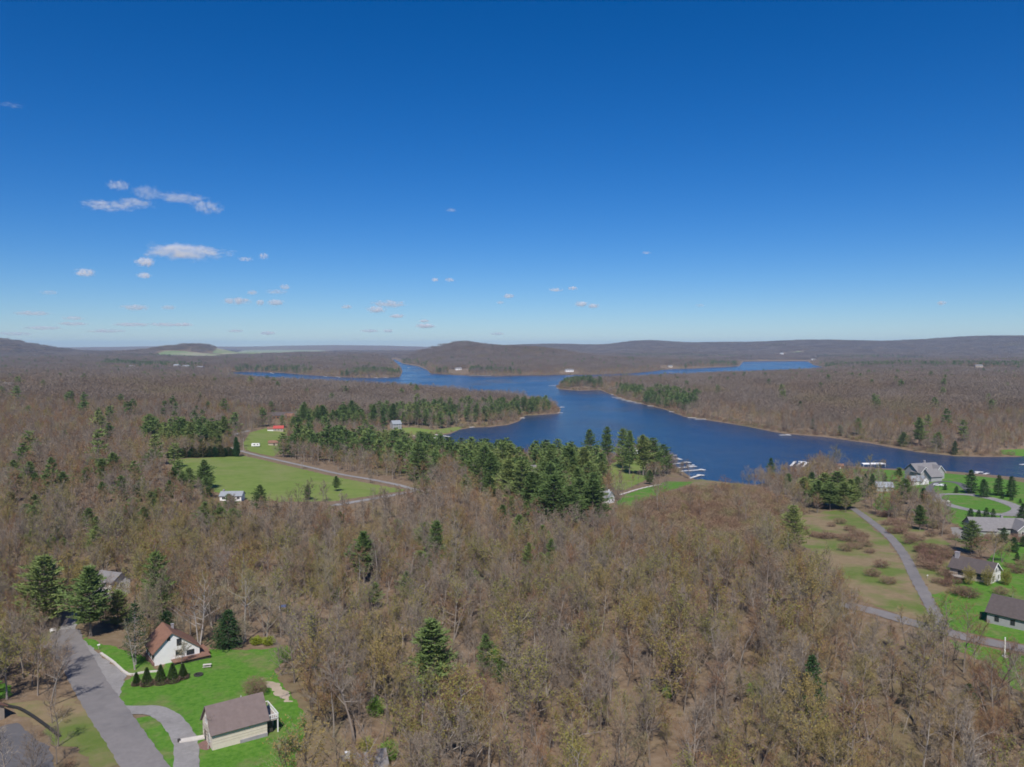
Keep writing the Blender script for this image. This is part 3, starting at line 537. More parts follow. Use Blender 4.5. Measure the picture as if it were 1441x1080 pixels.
me.materials.append(M['litter']); tag(obj('ground', me), 'brown leaf-strewn forest floor rolling to the far hills', kind='structure')
me = bpy.data.meshes.new('lake')
me.from_pydata([(-2600, 380, 0), (3200, 380, 0), (3200, 7600, 0), (-2600, 7600, 0)], [], [(0, 1, 2, 3)]); me.materials.append(M['water'])
tag(obj('lake', me), 'deep blue wind-rippled lake with wooded arms', kind='structure')

def wob(X, Y, a=.35): return a*(np.sin(X*.9+Y*.5)+np.sin(Y*1.1-X*.37+1)+.6*np.sin(X*2.3+Y*1.7))
def sheet(name, sd, bbox, step, off, mat, parent=None):
    """ground cover cut along the zero line of sd (positive inside), draped on the ground"""
    x0, x1, y0, y1 = bbox
    xs = np.arange(x0-step, x1+2*step, step); ys = np.arange(y0-step, y1+2*step, step)
    X, Y = np.meshgrid(xs, ys); S = sd(X, Y); n = len(xs)
    P = [(x, y) for x, y in zip(X.ravel(), Y.ravel())]; s = S.ravel(); faces = []; cut = {}
    def cp(i, j):
        k = (min(i, j), max(i, j))
        if k not in cut:
            t = s[i]/(s[i]-s[j]); P.append((P[i][0]+t*(P[j][0]-P[i][0]), P[i][1]+t*(P[j][1]-P[i][1]))); cut[k] = len(P)-1
        return cut[k]
    for r in range(len(ys)-1):
        for c in range(n-1):
            q = (r*n+c, r*n+c+1, (r+1)*n+c+1, (r+1)*n+c); ins = [s[i] > 0 for i in q]
            if all(ins): faces.append(q)
            elif any(ins):
                for t in ((q[0], q[1], q[2]), (q[0], q[2], q[3])):
                    o = []
                    for k in range(3):
                        i, j = t[k], t[(k+1) % 3]
                        if s[i] > 0: o.append(i)
                        if (s[i] > 0) != (s[j] > 0): o.append(cp(i, j))
                    if len(o) >= 3: faces.append(tuple(o))
    P = np.array(P); used = np.unique(np.concatenate([np.array(f) for f in faces])); rm = np.full(len(P), -1); rm[used] = np.arange(len(used))
    P = P[used]; Z = np.maximum(height(P[:, 0], P[:, 1], LAKE, None), .02)+off
    me = bpy.data.meshes.new(name); me.from_pydata([(a, b, c) for (a, b), c in zip(P, Z)], [], [tuple(int(rm[i]) for i in f) for f in faces])
    me.materials.append(M[mat]); me.polygons.foreach_set('use_smooth', np.ones(len(me.polygons), bool)); me.update()
    return obj(name, me, parent)
def bb(pts, m=6):
    a = np.array(pts); return a[:, 0].min()-m, a[:, 0].max()+m, a[:, 1].min()-m, a[:, 1].max()+m
def poly_sheet(name, pts, off, mat, step=2.0, w=.35, label=None):
    return tag(sheet(name, lambda X, Y: sdist(X, Y, pts)+wob(X, Y, w), bb(pts), step, off, mat), label, kind='structure')
def smooth_line(pts, n=6):
    pts = np.array(pts, float); o = []
    for i in range(len(pts)-1):
        p0, p1, p2, p3 = pts[max(i-1, 0)], pts[i], pts[i+1], pts[min(i+2, len(pts)-1)]
        for k in range(n):
            t = k/n; o.append(.5*((2*p1)+(-p0+p2)*t+(2*p0-5*p1+4*p2-p3)*t*t+(-p0+3*p1-3*p2+p3)*t**3))
    o.append(pts[-1]); return np.array(o)
def road(name, w, pts, off, mat, step=1.6, label=None):
    l = smooth_line(pts)
    return tag(sheet(name, lambda X, Y: w/2-seg_dist(X, Y, l, False)[0]+wob(X, Y, .1), bb(pts, w), step, off, mat), label, kind='structure')
LAWNTXT = dict(house='bright green lawn round the white house and the cream cottage', island='green grass island inside the looped driveway', bank='grass bank above the parking area',
  westbank='small patch of grass at the left edge', east='mown green lawn beside the road at right', eastyard='green yard behind the house with the chimney', southside='green verge below the lower right road',
  lakeshore='green lawns round the oval drive by the lake', northwest='small green lawn among evergreens', cottage='green lawn beside the white cottage near the marsh', cottageback='olive lawn behind the lakeside pines',
  shorelawn='small green lawn on the near shore', farbank='green lawn on the opposite bank at the right edge', northhouse='lawn in front of the red-roofed house', beach='pale lawn above the cove beach')
for k, p in LAWNS.items(): poly_sheet('lawn', p, .06, 'field' if k in ('cottageback', 'beach', 'northhouse') else 'lawn', 1.5 if k in ('house', 'island', 'bank', 'westbank') else 3, .35, LAWNTXT[k])
poly_sheet('field', FIELD, .08, 'field', 4, .8, 'large mown green field beside the country road')
poly_sheet('beach', SAND, .1, 'sand', 3, .3, 'sandy beach at the cove')
for k, p in MEADOW.items(): poly_sheet('meadow', p, .05, 'meadow', 3, .9, {'west': 'rough green and tan meadow left of the curving road', 'east': 'tan meadow with shrubs right of the curving road', 'marsh': 'pale reed fringe at the lake edge'}[k])
for k, p in FARMS.items(): poly_sheet('farm_field', p, 1.5, 'farm', 22, 3, {'green': 'distant green hillside pasture', 'pale': 'distant pale hillside field', 'east': 'far pale field on the right ridge'}[k])
for p, t in ((VERGE['west'], 'olive grass verge between the lower left road and driveway'), (VERGE['lane'], 'worn grass verge left of the parking area')): poly_sheet('verge', p, .05, 'meadow', 2, .6, t)
poly_sheet('dirt_patch', PADS['dirt'], .09, 'sand', 1.5, .5, 'bare sandy patch at the edge of the lawn')
poly_sheet('parking_area', PADS['parking'], .1, 'gravel', 1.5, .25, 'grey gravel parking area beside the road')
poly_sheet('driveway', PADS['westdrive'], .1, 'newasphalt', 1.5, .2, 'dark asphalt driveway in the lower left corner')
poly_sheet('driveway', PADS['sidepad'], .1, 'gravel', 2, .2, 'grey parking pad beside the ring road house')
RT = dict(main=('road', 'asphalt', 'grey asphalt road coming up from the lower left'), lane=('lane', 'gravel', 'narrow lane between the two big pines'), loop=('driveway', 'gravel', 'curved grey driveway to the cream cottage'),
  east=('road', 'asphalt', 'narrow asphalt road curving through the meadow'), south=('road', 'asphalt', 'pale road at the lower right edge'), ring=('road', 'gravel', 'pale oval ring road near the lake'),
  spur=('road', 'gravel', 'short road leaving the oval ring'), drive=('driveway', 'newasphalt', 'dark driveway of the big lake house'), upper=('road', 'gravel', 'pale road glimpsed behind the field road'), field=('road', 'gravel', 'country road along the green field'),
  fork=('road', 'gravel', 'pale road below the green field'), lakepath=('path', 'concrete', 'pale path across the cottage lawn'), northpath=('path', 'gravel', 'short gravel path near the shore'))
for i, (k, (w, p)) in enumerate(ROADS.items()): road(RT[k][0], w, p, .13+.004*i, RT[k][1], 1.6 if k in ('main', 'lane', 'loop', 'east', 'south', 'lakepath') else 2.4, RT[k][2])

# ---------------------------------------------------------------- trees: mesh makers
def unit(v): v = np.asarray(v, float); return v/(np.linalg.norm(v)+1e-9)
def sliver(mb, p, d, l, w, rg, mi=0):
    d = unit(d); s = unit(np.cross(d, rg.normal(size=3)))*w/2
    mb.add([p-s, p+s, p+d*l], [(0, 1, 2)], mi)
def bare_tree(seed, H=15, first=.4, spread=.24, nb=15, ns=6, nt=10, tl=1.0, tw=.05, tubes=2, fork=False, lean=.04, buds=0):
    """returns (trunk, crown) builders; crown slot 0 = branch bark, slot 1 = twigs, slot 2 = buds"""
    rg = np.random.default_rng(seed); T, C = MB(), MB()
    stems = [(np.zeros(3), np.array([rg.normal()*lean, rg.normal()*lean, 1]), 1.0)]
    if fork: stems += [(np.zeros(3), np.array([rg.normal()*.16, rg.normal()*.16, 1]), .85)]
    for base, dirn, sc in stems:
        Hs = H*sc; pts = [base-np.array([0, 0, .5])]; d = unit(dirn); n = 6
        for i in range(n):
            d = unit(d+rg.normal(size=3)*.05); pts.append(pts[-1]+d*Hs*.86/n)
        r0 = .0125*Hs+.03; rad = [r0*1.25]+[r0*(1-.85*(i/n)) for i in range(1, n+1)]
        if tubes:
            for i in range(n): T.tube(pts[i], pts[i+1], rad[i], rad[i+1], 5 if tubes > 1 else 3)
        pts = np.array(pts); k = max(3, int(nb*sc))
        for b in range(k):
            t = first+(1-first)*(b+rg.random()*.8)/k; t = min(t, .99); q = t*n; i = min(int(q), n-1); p = pts[i]+(pts[i+1]-pts[i])*(q-i)
            az = b*2.4+rg.random()*1.0; rel = (t-first)/(1-first)
            L = Hs*spread*(1.15-.55*rel)*(.7+.6*rg.random())
            el = R(22+38*rel+rg.normal()*9); d = np.array([math.cos(az)*math.cos(el), math.sin(az)*math.cos(el), math.sin(el)])
            seg = 3; bp = [p]; br = r0*(.42-.22*rel)
            for j in range(seg):
                d = unit(d+np.array([0, 0, .16])+rg.normal(size=3)*.14); bp.append(bp[-1]+d*L/seg)
            if tubes:
                for j in range(seg): C.tube(bp[j], bp[j+1], br*(1-.28*j), br*(1-.28*(j+1)), 3, 0)
            for s in range(ns):
                tt = .25+.75*(s+rg.random())/ns; q2 = tt*seg; j = min(int(q2), seg-1); sp = bp[j]+(bp[j+1]-bp[j])*(q2-j)
                sd_ = unit(bp[j+1]-bp[j]+rg.normal(size=3)*.6+np.array([0, 0, .12])); sl = L*(.32+.25*rg.random())
                if tubes > 1: C.tube(sp, sp+sd_*sl*.6, br*.3, br*.12, 3, 0)
                for w in range(nt):
                    f = (w+rg.random())/nt; pp = sp+sd_*sl*f
                    sliver(C, pp, sd_*.7+rg.normal(size=3)*.62+np.array([0, 0, .2]), tl*(.6+.8*rg.random()), tw*(.6+.8*rg.random()), rg, 1)
                    if buds and rg.random() < buds:
                        for _ in range(2): sliver(C, pp+rg.normal(size=3)*.3, rg.normal(size=3), .35*tl, .2*tl, rg, 2)
    return T, C
def pine_tree(seed, H=20, wid=.22, bare=.22, whorls=17, per=5, tuft=6, k=5, irregular=.45, nl=.85, nw=.2, droop=0.0, top=.12):
    """layered conifer: whorls of boughs carrying flat sprays of needles"""
    rg = np.random.default_rng(seed); T, C = MB(), MB(); n = 6; pts = [np.array([0, 0, -.5])]; d = np.array([0, 0, 1.])
    for i in range(n): d = unit(d+rg.normal(size=3)*.012); pts.append(pts[-1]+d*(H+.2)/n)
    pts = np.array(pts); r0 = .013*H+.05
    for i in range(n): T.tube(pts[i], pts[i+1], r0*(1-i/n)+.02, r0*(1-(i+1)/n)+.02, 5)
    for w in range(whorls):
        t = bare+(1-bare)*(w+rg.random()*.5)/whorls; rel = (t-bare)/(1-bare); q = t*n; i = min(int(q), n-1); p = pts[i]+(pts[i+1]-pts[i])*(q-i)
        env = (min(1, rel/.2+.5))*(1-rel**2.4)**.8+top*(1-rel)*.2+.03
        wk = 1-irregular*rg.random()
        for b in range(per):
            az = 2*math.pi*(b+rg.random()*.7)/per+w*1.9; L = H*wid*env*wk*(.65+.6*rg.random())
            if L < .25: L = .25
            el = R(-droop*20+18*rel+8+rg.normal()*8); d = np.array([math.cos(az)*math.cos(el), math.sin(az)*math.cos(el), math.sin(el)])
            L *= 1+.22*math.sin(az+seed)+.14*math.sin(2*az+seed*2+w*.6); C.tube(p, p+d*L*.9, .05, .02, 3, 0); side = unit(np.cross(d, (0, 0, 1)))
            m = max(2, int(tuft*(.5+L/(H*wid))))
            for s in range(m):
                f = .22+.8*(s+rg.random()*.6)/m; c = p+d*L*f; wd = L*.34*(1.15-f)+.15
                for _ in range(k):
                    o = c+side*rg.normal()*wd+np.array([0, 0, rg.normal()*.12])
                    dd = d*.75+side*rg.normal()*.75+np.array([0, 0, .28+rg.normal()*.3-droop*.4])
                    sliver(C, o, dd, nl*(.6+.7*rg.random()), nw*(.7+.8*rg.random())*1.3, rg, 1)
    for _ in range(10): sliver(C, np.array([pts[-1][0], pts[-1][1], H-.8+rg.random()*.7]), rg.normal(size=3)*.4+np.array([0, 0, 1]), .7, .16, rg, 1)
    return T, C
def puff(seed, h, w, n, l, lw, mats=1, up=.5, stems=5):
    """multi-stemmed shrub of fine twigs"""
    rg = np.random.default_rng(seed); S, C = MB(), MB()
    for i in range(stems):
        a = rg.random()*6.28; d = np.array([math.cos(a)*.45*w/h, math.sin(a)*.45*w/h, 1]); S.tube((0, 0, -.2), unit(d)*h*.8, .05, .015, 3)
    for i in range(n):
        u = unit(rg.normal(size=3)); rr = rg.random()**.4; p = np.array([u[0]*w/2*rr, u[1]*w/2*rr, h*.5+u[2]*h*.5*rr]); p *= 1+.18*math.sin(5*u[0]+seed)*math.cos(4*u[1])
        if p[2] < 0: p[2] *= -.3
        sliver(C, p, np.array([u[0], u[1], up])+rg.normal(size=3)*.5, l*(.6+.8*rg.random()), lw, rg, 0)
    return S, C
def joined(T, C):
    J = MB(); J.add(T.v, T.f, 0); n = len(J.v); J.v += C.v; J.f += [tuple(n+i for i in f) for f in C.f]; J.mi += C.mi; return J

# variants: each a pair (trunk mesh, crown mesh) for single trees, and one joined mesh for the massed woods
def pair(T, C, tm, cm, name):
    return T.mesh(name+'_trunk', tm, False), C.mesh(name+'_crown', cm, False)
BARK = ['bark', 'twig', 'bud']
near_specs = []
for i in range(14):
    st = i % 7
    near_specs.append(dict(seed=100+i, tw=.038, H=15.5+2.2*math.sin(i*1.7), first=(.34, .46, .28, .5, .24, .38, .3)[st], spread=(.27, .2, .33, .18, .36, .25, .3)[st],
                           nb=(15, 13, 16, 12, 16, 14, 16)[st], ns=(7, 6, 7, 5, 8, 6, 7)[st], nt=(13, 12, 12, 9, 12, 13, 12)[st], fork=st in (2, 5), buds=.35 if i in (4, 9) else (.1 if i in (6, 12) else 0)))
NEAR = [bare_tree(**s) for s in near_specs]
NEAR_PAIR = [pair(T, C, 'bark', BARK, 'deciduous') for T, C in NEAR]
lib = {}
def library(name, meshes):
    c = bpy.data.collections.new(name)
    for i, me in enumerate(meshes):
        o = bpy.data.objects.new('%s_%02d' % (name, i), me); c.objects.link(o)
    lib[name] = c
library('near_wood', [joined(T, C).mesh('near_wood', BARK, False) for T, C in NEAR])
library('mid_wood', [joined(*bare_tree(300+i, 15.5+1.5*math.sin(i), (.34, .46, .28, .4)[i % 4], (.26, .2, .32, .25)[i % 4], 13, 4, 9, 1.25, .095, 1, i % 4 == 2)).mesh('mid_wood', BARK, False) for i in range(10)])
def far_single(seed, H=16.5, n=150, l=1.5, w=.27):
    rg = np.random.default_rng(seed); m = MB(); m.tube((0, 0, -1), (0, 0, H*.6), .22, .12, 3, 0); cw = H*(.2+.05*rg.random())
    for i in range(n):
        u = unit(rg.normal(size=3)); rr = rg.random()**.45; p = np.array([u[0]*cw*rr, u[1]*cw*rr, H*.56+u[2]*H*.42*rr])
        sliver(m, p, u*np.array([.7, .7, .5])+rg.normal(size=3)*.5+np.array([0, 0, .5]), l*(.6+.8*rg.random()), w*(.6+.8*rg.random()), rg, 1)
    return m
FARS = [far_single(500+i, 15.5+1.8*math.sin(i*2.1)) for i in range(8)]
library('far_wood', [m.mesh('far_wood', ['bark', 'twig'], False) for m in FARS])
def patch(seed, size, step, n, l, w):
    rg = np.random.default_rng(seed); J = MB(); vs = [far_single(seed*9+j, 14.5+3.5*rg.random(), n, l, w) for j in range(5)]; k = int(size/step)
    for a in range(k):
        for b in range(k):
            m = vs[rg.integers(5)]; ox, oy = (a+.5-k/2)*step+rg.normal()*step*.3, (b+.5-k/2)*step+rg.normal()*step*.3; s = .8+.4*rg.random()
            nn = len(J.v); J.v += [(x*s+ox, y*s+oy, z*s) for x, y, z in m.v]; J.f += [tuple(nn+i for i in f) for f in m.f]; J.mi += m.mi
    return J
library('far_patch', [patch(40+i, 44, 7.3, 95, 1.7, .36).mesh('far_patch', ['bark', 'farwood'], False) for i in range(6)])
library('horizon_patch', [patch(60+i, 96, 9.6, 28, 3.0, 1.2).mesh('horizon_patch', ['bark', 'farwood'], False) for i in range(4)])
PINES = [pine_tree(700+i, 20, (.31, .27, .34, .29, .32)[i % 5], (.16, .26, .1, .3, .2)[i % 5], 18, 6, 7, 6, (.45, .55, .35, .6, .5)[i % 5], .95, .22) for i in range(8)]
PINE_PAIR = [pair(T, C, 'greybark', ['greybark', 'pine'], 'pine') for T, C in PINES]
SPR = [pine_tree(800+i, 15, .24, .05, 22, 7, 5, 4, .2, .7, .2, .55, .05) for i in range(4)]
SPRUCE_PAIR = [pair(T, C, 'greybark', ['greybark', 'spruce'], 'spruce') for T, C in SPR]
OLIVE_PAIR = [pair(T, C, 'greybark', ['greybark', 'olive'], 'olive') for T, C in SPR[:2]]
LARCH_PAIR = [pair(*pine_tree(900, 15, .22, .15, 20, 6, 5, 3, .3, .7, .1, .1, .1), 'palebark', ['palebark', 'spruce'], 'larch')]
THIN_PAIR = [pair(*pine_tree(950+i, 10, .2, .03, 20, 8, 5, 5, .1, .6, .2, -.9, .1), 'greybark', ['greybark', 'spruce'], 'arborvitae') for i in range(2)]
library('far_pine', [joined(*pine_tree(1000+i, 19, .32, .14, 10, 6, 3, 4, .4, 1.7, .5)).mesh('far_pine', ['greybark', 'pine'], False) for i in range(5)])
library('thicket', [joined(*puff(1100+i, 3.2, 4.2, 420, .9, .06)).mesh('thicket', ['brush'], False) for i in range(5)])

# ---------------------------------------------------------------- where trees may stand
rl = {k: (w, smooth_line(p, 3)) for k, (w, p) in ROADS.items()}
CLEAR = []                                                   # discs kept free: (x, y, r)
def clear(x, y, r): CLEAR.append((x, y, r))
BUILD_R = dict(houseA=13, houseB=13, houseC=9, roofD=9, roofE=10, longhouse=14, redhouse=16, brownhouse=20, beachhouse=14, cottage=10, shorehouse=14, greyhouse=12, bighouse=26, garage=14, treehouse=10,
               ringhouse=20, chimneyhouse=15, barn=13, canopy=14, shoreshed=10, trailer=8, shed=8, swing=5, tableA=2, firepit=2)
for k, r in BUILD_R.items(): clear(*SPOTS[k], r)
FARBUILD = ['white1', 'white2', 'white3', 'white4', 'mansion', 'villa', 'speck1', 'speck2', 'speck3', 'speck4', 'speck5', 'speck6', 'speck7']
for k in FARBUILD:
    x, y = SPOTS[k]; L = math.hypot(x, y)
    for j in range(6): clear(x-x/L*j*.012*y, y-y/L*j*.012*y, .013*y)
def glade(k, n, r, st):                                      # open ground on the camera side of a house, as the photo shows it
    x, y = SPOTS[k]; L = math.hypot(x, y)
    for j in range(n): clear(x-x/L*j*st, y-y/L*j*st, r)
for k, n, r, st in (('longhouse', 4, 9, 9), ('redhouse', 6, 13, 16), ('brownhouse', 4, 14, 14), ('beachhouse', 4, 12, 14), ('cottage', 3, 9, 9), ('shorehouse', 5, 9, 14), ('greyhouse', 4, 8, 10), ('bighouse', 3, 18, 16),
                    ('treehouse', 2, 8, 9), ('ringhouse', 3, 13, 10), ('chimneyhouse', 2, 11, 9), ('barn', 2, 10, 9), ('shoreshed', 2, 8, 9), ('houseC', 3, 6, 7), ('swing', 3, 4, 5), ('trailer', 3, 7, 10)): glade(k, n, r, st)
for j in range(5): clear(SPOTS['bareoak'][0]-j*1.2, SPOTS['bareoak'][1]-j*3.5, 6)
def open_ground(X, Y, lawn_m=0.5):
    ok = -sdist(X, Y, LAKE) > 3.5
    for p in list(LAWNS.values())+list(PADS.values())+list(FARMS.values())+[FIELD, SAND]+list(MEADOW.values()): 
        x0, x1, y0, y1 = bb(p, 3); m = ok & (X > x0) & (X < x1) & (Y > y0) & (Y < y1)
        if m.any():
            i = np.where(m)[0]; ok[i] = sdist(X[i], Y[i], p) < -lawn_m
    for w, l in rl.values():
        x0, x1, y0, y1 = bb(l, 8); m = ok & (X > x0) & (X < x1) & (Y > y0) & (Y < y1)
        if m.any():
            i = np.where(m)[0]; ok[i] = seg_dist(X[i], Y[i], l, False)[0] > w/2+(7 if l[0][1] > 300 and abs(w-4.6) < .01 else 1.6)
    for x, y, r in CLEAR: ok &= (X-x)**2+(Y-y)**2 > r*r
    return ok
def in_any(X, Y, polys):
    r = np.zeros(X.shape, bool)
    for p in polys: r |= sdist(X, Y, p) > 0
    return r
def jitter_grid(y0, y1, step, margin=1.18, pad=25):
    o = []
    for y in np.arange(y0, y1, step):
        hw = .65*margin*y+pad; x = np.arange(-hw, hw, step); o.append(np.stack([x, np.full(len(x), y)], 1))
    P = np.concatenate(o); P += rng.uniform(-.48, .48, P.shape)*step; return P[:, 0], P[:, 1]
def keep(X, Y, m): return X[m], Y[m]

def gn_scatter(name, X, Y, S, libname, label, cat, Z=None, nvar=None):
    n = len(X); Z = height(X, Y, LAKE, None) if Z is None else Z
    me = bpy.data.meshes.new(name); me.vertices.add(n)
    me.vertices.foreach_set('co', np.stack([X, Y, Z], -1).ravel().astype(np.float32))
    nv = len(lib[libname].objects)
    for an, ty, arr in (('turn', 'FLOAT', rng.random(n)*6.283), ('size', 'FLOAT', S), ('pick', 'INT', rng.integers(0, nv, n))):
        a = me.attributes.new(an, ty, 'POINT'); a.data.foreach_set('value', arr.astype(np.int32 if ty == 'INT' else np.float32))
    o = obj(name, me); tag(o, label, cat, kind='stuff')
    ng = bpy.data.node_groups.new(name, 'GeometryNodeTree')
    ng.interface.new_socket('Geometry', in_out='INPUT', socket_type='NodeSocketGeometry'); ng.interface.new_socket('Geometry', in_out='OUTPUT', socket_type='NodeSocketGeometry')
    N, Lk = ng.nodes, ng.links
    gi, go = N.new('NodeGroupInput'), N.new('NodeGroupOutput')
    iop = N.new('GeometryNodeInstanceOnPoints'); ci = N.new('GeometryNodeCollectionInfo')
    ci.inputs['Collection'].default_value = lib[libname]; ci.inputs['Separate Children'].default_value = True; ci.inputs['Reset Children'].default_value = True
    def att(nm, ty):
        a = N.new('GeometryNodeInputNamedAttribute'); a.data_type = ty; a.inputs['Name'].default_value = nm; return a.outputs[0]
    cx = N.new('ShaderNodeCombineXYZ'); Lk.new(att('turn', 'FLOAT'), cx.inputs['Z'])
    iop.inputs['Pick Instance'].default_value = True
    Lk.new(gi.outputs[0], iop.inputs['Points']); Lk.new(ci.outputs[0], iop.inputs['Instance']); Lk.new(att('pick', 'INT'), iop.inputs['Instance Index'])
    e2r = N.new('FunctionNodeEulerToRotation'); Lk.new(cx.outputs[0], e2r.inputs[0]); Lk.new(e2r.outputs[0], iop.inputs['Rotation'])
    Lk.new(att('size', 'FLOAT'), iop.inputs['Scale']); Lk.new(iop.outputs[0], go.inputs[0])
    md = o.modifiers.new('scatter', 'NODES'); md.node_group = ng
    return o
def single(name, pr, x, y, s, label, cat, group=None, sx=1.0, rz=None, part='crown', part0='trunk'):
    e = empty(name, (x, y, hgt(x, y)), random.random()*6.28 if rz is None else rz); e.scale = (s*sx, s*sx, s)
    tag(e, label, cat, group); obj(part0, pr[0], e); obj(part, pr[1], e); return e

# ---------------------------------------------------------------- conifers one by one
CL = {0: 'tall dark green pine left of the lane, at the left edge of the woods', 1: 'tall dark green pine right of the lane, with boughs down to the grass', 2: 'smaller pine just right of the big lane-side pine',
      3: 'thin grey-green larch with pale trunk beside the parking area', 4: 'broad dark green spruce behind the lawn, among bare trunks', 5: 'short round evergreen behind the brown roof', 6: 'big bright green pine standing alone in the middle foreground woods',
      7: 'slim young pine right of the big foreground pine', 8: 'low pine bush right of the slim young pine', 9: 'leaning pine above the centre-left woods', 10: 'narrow tall pine in the woods below the road fork',
      11: 'low broad pine under the leaning pine', 12: 'low pine right of the leaning pine', 13: 'small narrow pine, left of a pair in the central woods', 14: 'small pine, right of a pair in the central woods',
      15: 'dark pine at the meadow edge beside the bare oak', 16: 'slim dark spruce in the lower right woods', 17: 'small pointed spruce in the woods near the lower right corner', 18: 'very tall thin pine behind the brown-roofed white house',
      44: 'narrow dark evergreen at the top right corner of the field', 45: 'round pine at the road fork below the field'}
GRP = {'p': ('pine_tree', PINE_PAIR, 20), 's': ('spruce_tree', SPRUCE_PAIR, 15), 'o': ('spruce_tree', OLIVE_PAIR, 15), 'l': ('larch_tree', LARCH_PAIR, 15), 'a': ('arborvitae_tree', THIN_PAIR, 10)}
def region(x, y):
    if y < 330 and x > 130: return 'near the houses at the right edge', 'evergreens by the right-hand houses'
    if x < -90 and y < 530: return 'scattered in the bare woods left of and below the field', 'evergreens left of and below the field'
    if y < 365 and x < 60: return 'scattered in the bare woods of the middle foreground', 'evergreens in the middle woods'
    if y > 700: return 'on the opposite bank of the narrow arm', 'evergreens on the opposite bank'
    if x > 205: return 'beside the oval ring road', 'evergreens round the ring road'
    if x > 150: return 'in the dense clump where the curving road ends', 'evergreens at the road end'
    if x > 60: return 'by the near lake shore at the docks', 'evergreens at the docks'
    return 'at the front edge of the central pine stand', 'evergreens in front of the pine stand'
KW = {'p': 'green pine', 's': 'dark pointed spruce', 'o': 'olive-green spruce', 'l': 'grey-green larch', 'a': 'narrow dark arborvitae'}
n_con = 0
for i, (x, y, h, k, w) in enumerate(CONIFERS):
    nm, prs, H0 = GRP[k]; s = h/H0; rg_, gp_ = region(x, y)
    single(nm, prs[i % len(prs)], x, y, s, CL.get(i, KW[k]+' '+rg_), 'tree', None if i in CL else KW[k]+', '+gp_, sx=max(.8, min(1.7, w*(1.15 if k == 'p' else 1.05))))
    clear(x, y, 2.2+.06*h); n_con += 1
    if i < 16 or 60 < i < 95:                                  # these stand free towards the camera
        for j in range(1, 5): clear(x-x/y*j*3.2, y-j*3.2, 3.2+.05*h)
def fill(poly, step, frac, seed):
    r = np.random.default_rng(seed); x0, x1, y0, y1 = bb(poly, 0); a, b = np.meshgrid(np.arange(x0, x1, step), np.arange(y0, y1, step*1.15))
    X = a.ravel()+r.uniform(-.45, .45, a.size)*step; Y = b.ravel()+r.uniform(-.45, .45, a.size)*step
    m = (sdist(X, Y, poly) > 0) & (r.random(a.size) < frac); X, Y = X[m], Y[m]; m = open_ground(X, Y); return X[m], Y[m]
stand_pts = {'point': fill(STANDS['point'], 11, .88, 1), 'shore': fill(STANDS['shore'], 8.6, .62, 2), 'fieldback': fill(STANDS['fieldback'], 6.5, .8, 3)}
SL = {'point': ('tall green pine in the dense stand on the wooded point', 'pines on the wooded point'), 'shore': ('green pine in the central stand between the field and the lake', 'pines of the central stand'), 'fieldback': ('tall pine in the grove behind the far edge of the field', 'pines behind the field')}
budget = 300-n_con; over = [[], []]
q = {'fieldback': 26}; q['shore'] = int((budget-26)*.6); q['point'] = budget-26-q['shore']
for k in ('fieldback', 'shore', 'point'):
    X, Y = stand_pts[k]; o_ = np.argsort(Y if k != 'fieldback' else rng.random(len(Y)))
    for j, i in enumerate(o_):
        if j < q[k]: single('pine_tree', PINE_PAIR[(i*5) % 8], X[i], Y[i], (.62+.62*rng.random())*(1.0 if k == 'fieldback' else 1.1), SL[k][0], 'tree', SL[k][1], sx=1.05+.2*rng.random())
        else: over[0].append(X[i]); over[1].append(Y[i])
# evergreens farther off: one mass
fx, fy = [np.array(over[0])], [np.array(over[1])]
for k, p in FARSTANDS.items():
    st = max(9, p[0][1]*.0048); a, b = fill(p, st, .75, 11); fx.append(a); fy.append(b)
a, b = jitter_grid(700, 5500, 75); m = (rng.random(len(a)) < .5) & open_ground(a, b); fx.append(a[m]); fy.append(b[m])
a, b = jitter_grid(330, 1000, 34); m = (rng.random(len(a)) < .35) & (a < -150) & open_ground(a, b); fx.append(a[m]); fy.append(b[m])
fx, fy = np.concatenate(fx), np.concatenate(fy)
gn_scatter('evergreen_woods', fx, fy, .7+.55*rng.random(len(fx)), 'far_pine', 'dark green pines massed along the far shores and dotted through the woods', 'evergreens')

# ---------------------------------------------------------------- leafless woods
BAREP = list(STANDS.values())
def wood(y0, y1, step, margin=1.18):
    X, Y = jitter_grid(y0, y1, step, margin); m = open_ground(X, Y); X, Y = X[m], Y[m]
    st = in_any(X, Y, BAREP) & (rng.random(len(X)) < .3); X, Y = X[~st], Y[~st]
    low = (sdist(X, Y, BRUSH) > 0) & (rng.random(len(X)) < .93)       # low brush between the meadow and the marsh
    for p in NOTREE.values(): low |= sdist(X, Y, p) > 0
    gap = np.sin(X*.11+1.7*np.sin(Y*.045))*np.sin(Y*.1+1.3*np.sin(X*.06))+.5*np.sin(X*.31+Y*.23)
    low |= (gap > .66) & (rng.random(len(X)) < .8) & (Y < 1000)      # thin spots
    return X[~low], Y[~low]
X, Y = wood(100, 330, 4.9); S = .36+.78*rng.random(len(X))**1.1
